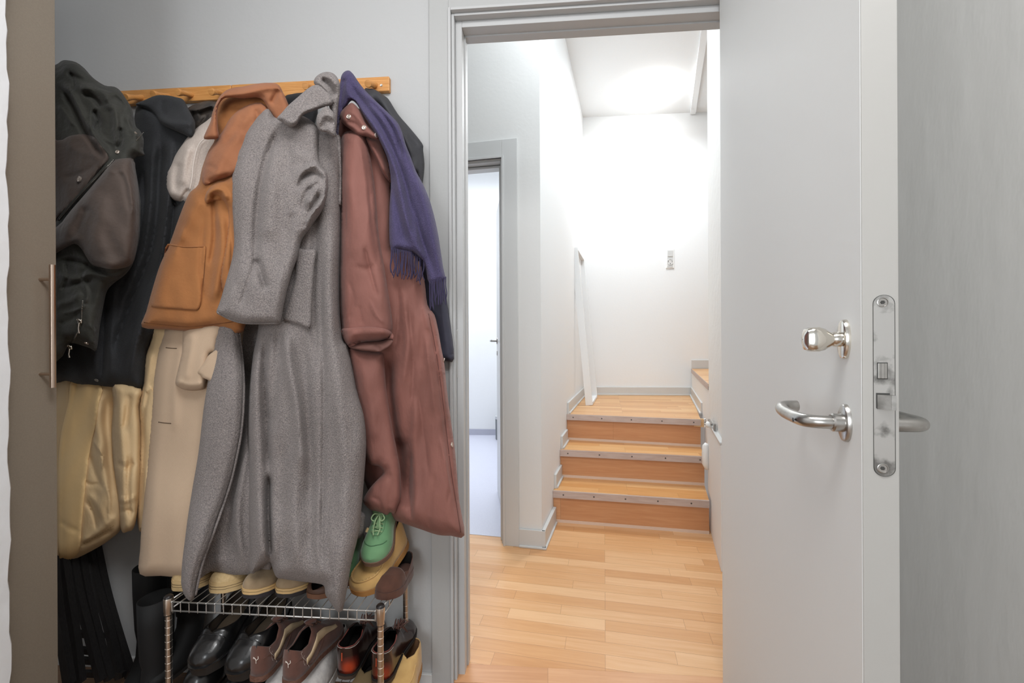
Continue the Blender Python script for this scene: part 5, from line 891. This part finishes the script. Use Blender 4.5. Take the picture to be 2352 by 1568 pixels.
for (lab, px, py, hd) in (('shiny burgundy shoe with orange heel and fringed tassel, left of the front rack post', 793, 1560, 0), ('shiny burgundy shoe with orange heel and fringed tassel, behind the front rack post', 872, 1574, -3)):
    s = Shoe('tassel_loafer', lab, 'shoe', .225, .088, sole=((0, .014), (1, .010)), upper=PAT, solem=mat('loafer_sole', (70, 56, 46), .6), inner=DKI, insole=DKI, hc=[(0, .085), (.25, .07), (.45, .075), (.6, .058), (.8, .04), (1, .018)], oc=[(0, 0), (.03, .36), (.1, .56), (.28, .62), (.42, .5), (.5, .2), (.53, 0), (1, 0)], rc=[(0, .088), (.15, .078), (.3, .070), (.5, .080), (1, .04)], group='burgundy tassel shoes', wc=[(0, .0), (.015, .42), (.05, .62), (.12, .76), (.25, .80), (.45, .82), (.6, .92), (.72, 1.0), (.82, .97), (.9, .84), (.96, .6), (.99, .33), (1, 0)])
    MB().tube(crv([s.pt(t, 1, -1) for t in (.40, .30, .18, .10, .05, .02, .003)]+[s.pt(t, 1, 1) for t in (.003, .02, .05, .10, .18, .30, .40)], 3), .0016, 6).out('collar_edge', mat('collar_red', (132, 70, 62), .4), s.root, 'all')
    MB().tube(crv([s.side(t, .82, sd, .0008) for sd, tl in ((-1, (.2, .1, .04, .01)), (1, (.01, .04, .1, .2))) for t in tl], 3), .0006, 5).out('stitch_line', WTH, s.root, 'all')
    MB().tube([s.side(.004, .30, -1, .002)+np.array([-.001, 0, .0]), s.side(.004, .55, -1, .002)], .0018, 6).out('orange_streak', mat('orange_patina', (196, 84, 54), .35), s.root)
    s.band('heel_welt', lambda t: s.zs(t)-.002, lambda t: s.zs(t)+.003, 1.07, DKI)
    rr_ = random.Random(5)
    for k in range(8):
        c = s.top(.46, 0, .004)+np.array([rr_.uniform(-.006, .018), rr_.uniform(-.004, .01), .002]); dx = rr_.uniform(-.004, .024); 
        MB().tube(crv([c, c+np.array([dx*.5, .006, .012]), c+np.array([dx, .012, .020+rr_.uniform(-.006, .006)])], 3), [.0022, .0024, .0026, .0028, .0028, .0026, .0012], 5, flat=.5).out('tassel_strand', TASS, s.root, 'all')
    for k in range(6):
        c = s.top(.46+k*.02, .1+.06*k, .005); MB().tube(crv([c, c+np.array([.012, .004, .006]), c+np.array([.024, .01, -.008-.002*k])], 3), .0022, 5, flat=.6).out('tassel_strand', TASS, s.root, 'all')
    s.place(px, py, .150, hd, 6, 0, 'heel')
# ---- lower shelf, bottom layer
Z0 = .090
s = Shoe('leather_shoe', 'polished black shoe at the frame edge beneath the black clogs', 'shoe', .235, .1, sole=((0, .03), (1, .02)), upper=BLK, solem=BLKS, inner=DKI, hc=[(0, .05), (.4, .075), (.6, .085), (.8, .07), (.95, .05), (1, .02)], oc=LOWT); s.place(438, 1622, Z0, 4)
s = Shoe('leather_shoe', 'black shoe hidden beneath the second clog', 'shoe', .235, .1, sole=((0, .03), (1, .02)), upper=BLK, solem=BLKS, inner=DKI, hc=[(0, .05), (.4, .075), (.6, .085), (.8, .07), (.95, .05), (1, .02)], oc=LOWT); s.place(530, 1640, Z0, 0)
WHT = mat('white_mesh', (206, 202, 198), .7, c2=(190, 186, 184), scale=80, bump=.2); NVY = mat('navy_panel', (58, 66, 96), .7)
s = Shoe('running_shoe', 'white and navy running shoe beneath the brown sneakers at the frame edge', 'sneaker', .235, .094, sole=((0, .03), (1, .024)), upper=WHT, solem=mat('white_sole', (216, 214, 210), .6), inner=DKI, hc=[(0, .07), (.4, .085), (.55, .085), (.75, .06), (.92, .045), (1, .02)], oc=[(0, 0), (.03, .3), (.1, .45), (.3, .45), (.4, 0), (1, 0)])
s.laces([.44, .5, .56, .62], WHT, .4, .0028)
MB().tube([s.side(.5, .3, 1, .001), s.side(.6, .45, 1, .001), s.side(.7, .5, 1, .001)], .008, 6, flat=.3).out('side_panel', NVY, s.root, 'all'); s.place(690, 1628, Z0, -3)
s = Shoe('running_shoe', 'white running shoe under the brown sneaker nearest the black clog', 'sneaker', .235, .094, sole=((0, .03), (1, .024)), upper=WHT, solem=MATS['white_sole'], inner=DKI, hc=[(0, .07), (.4, .08), (.55, .08), (.75, .06), (.92, .045), (1, .02)], oc=[(0, 0), (.03, .3), (.1, .45), (.3, .45), (.4, 0), (1, 0)]); s.place(620, 1640, Z0, 0)
OLV = mat('olive_suede', (110, 92, 62), .85)
s = Shoe('suede_boot', 'olive suede shoe under the burgundy shoes at the frame edge', 'shoe', .23, .1, sole=((0, .03), (1, .022)), upper=OLV, solem=GUM, inner=DKI, hc=[(0, .07), (.5, .08), (.8, .065), (1, .03)], oc=LOWT); s.place(790, 1690, Z0, 0); s.root.scale = (.9, .9, .7)
s = Shoe('moccasin', 'tan suede moccasin on the lower shelf behind the right front post', 'shoe', .22, .096, sole=((0, .02), (1, .02)), upper=TANM, solem=TANS, inner=MATS['moc_lining'], hc=[(0, .085), (.3, .09), (.5, .085), (.8, .06), (1, .03)], oc=[(0, 0), (.03, .32), (.1, .5), (.25, .55), (.42, .42), (.5, 0), (1, 0)])
pts = [s.top(t, x, .0015) for t, x in [(.50, -.78), (.70, -.76), (.85, -.7), (.94, -.3), (.94, .3), (.85, .7), (.70, .76), (.50, .78)]]; MB().tube(crv(pts, 5), .003, 8).out('apron_seam', TANM, s.root, 'all')
s.place(900, 1655, Z0+.0, 0); s.root.scale = (.86, .86, .80)
# ================================================================== TALL BOOTS
def boot(label, px, py, Y, r, H_, head, z0=-.02):
    q = ony(px, py, Y); t = thing('tall_boot', label, 'boot', (q[0], Y, z0), 'tall black boots'); m_ = mat('boot_leather', (16, 16, 17), .75, bump=.1, bscale=12)
    c = math.cos(math.radians(head)); s_ = math.sin(math.radians(head)); V = []; Fc = []; N = 24
    rings = [(.0, H_, r, r*.82, 0), (.0, H_*.8, r*.97, r*.8, 0), (0.004, H_*.5, r*.9, r*.78, 0), (.006, .16, r*.8, r*.72, 0), (.0, .11, r*.82, r*.7, 0), (-.015, .075, r*1.05, r*.7, 0), (-.035, .05, r*1.5, r*.74, 0), (-.055, .028, r*1.9, r*.78, 0), (-.058, .012, r*1.95, r*.80, 0)]
    for (oy, z, ry, rx, _) in rings:
        for k in range(N):
            a = 2*PI*k/N; x = rx*math.cos(a); y = oy+ry*math.sin(a); V.append((q[0]+x*c-y*s_, Y+x*s_+y*c, z0+z))
    for i in range(len(rings)-1):
        for k in range(N): Fc.append((i*N+k, i*N+(k+1) % N, (i+1)*N+(k+1) % N, (i+1)*N+k))
    u = obj('upper', V, Fc, m_, t, 'all'); md = u.modifiers.new('t', 'SOLIDIFY'); md.thickness = .003
    V2 = V[-N:]; V3 = [(v[0], v[1], z0) for v in V2]; obj('sole', V2+V3, [tuple(range(N)), tuple(range(N, 2*N))]+[(k, (k+1) % N, N+(k+1) % N, N+k) for k in range(N)], BLKS, t)
    return t
boot('tall black boot at the left, its shaft top rising above the next boot', 347, 1400, 1.40, .056, .405, 8)
boot('tall black boot just left of the shoe rack, partly under the tweed coat', 358, 1400, 1.28, .052, .37, 4)
boot('black boot standing inside the shoe rack on the left', 438, 1400, 1.395, .052, .30, 0, z0=.088)
# ================================================================== FOLDED STOOL
t = thing('folding_stool', 'black folded wooden stool leaning on the wall beside the cabinet below the khaki trench coat', 'stool', tuple(onz(240, 1560, -.02)))
BW = mat('black_stained_wood', (26, 25, 26), .55, c2=(40, 38, 38), scale=12, stretch=(30, 30, 1.5))
def bar(L, wd, th, d, name='leg'):
    P_ = at_d(np.array(crv(L, 4)), np.linspace(d[0], d[1], 4*(len(L)-1)+1)); P_[:, 2] = np.maximum(P_[:, 2], -.018); V = []; Fc = []
    for i, p_ in enumerate(P_):
        dr = P_[min(i+1, len(P_)-1)]-P_[max(i-1, 0)]; dr = dr/np.linalg.norm(dr); sd = np.cross(dr, (0, 1, 0)); sd /= np.linalg.norm(sd)
        for (a, b) in ((-1, -1), (1, -1), (1, 1), (-1, 1)): V.append(p_+sd*a*wd/2+np.array([0, 1, 0])*b*th/2)
    for i in range(len(P_)-1):
        for k in range(4): Fc.append((4*i+k, 4*i+(k+1) % 4, 4*i+4+(k+1) % 4, 4*i+4+k))
    Fc += [(0, 1, 2, 3), tuple(4*(len(P_)-1)+k for k in range(4))]; obj(name, V, Fc, BW, t)
bar([(216, 1235), (240, 1350), (268, 1450), (300, 1552)], .026, .02, (.035, .06)); bar([(200, 1240), (218, 1330), (250, 1440), (276, 1556)], .020, .02, (.06, .08))
bar([(182, 1240), (196, 1340), (222, 1450), (252, 1560)], .022, .02, (.09, .11)); bar([(160, 1240), (178, 1350), (206, 1460), (232, 1562)], .020, .02, (.115, .13))
bar([(140, 1240), (156, 1360), (172, 1460), (184, 1566)], .024, .02, (.14, .16)); bar([(118, 1240), (130, 1380), (146, 1480), (160, 1570)], .026, .02, (.16, .18))
bar([(128, 1250), (170, 1262), (212, 1256)], .10, .012, (.075, .075), 'seat_slat'); 
for (a, b) in (((170, 1490), (250, 1500)), ((172, 1514), (262, 1522)), ((150, 1450), (240, 1462)), ((180, 1546), (285, 1548))): bar([a, ((a[0]+b[0])/2, (a[1]+b[1])/2), b], .018, .014, (.10, .08), 'rung')
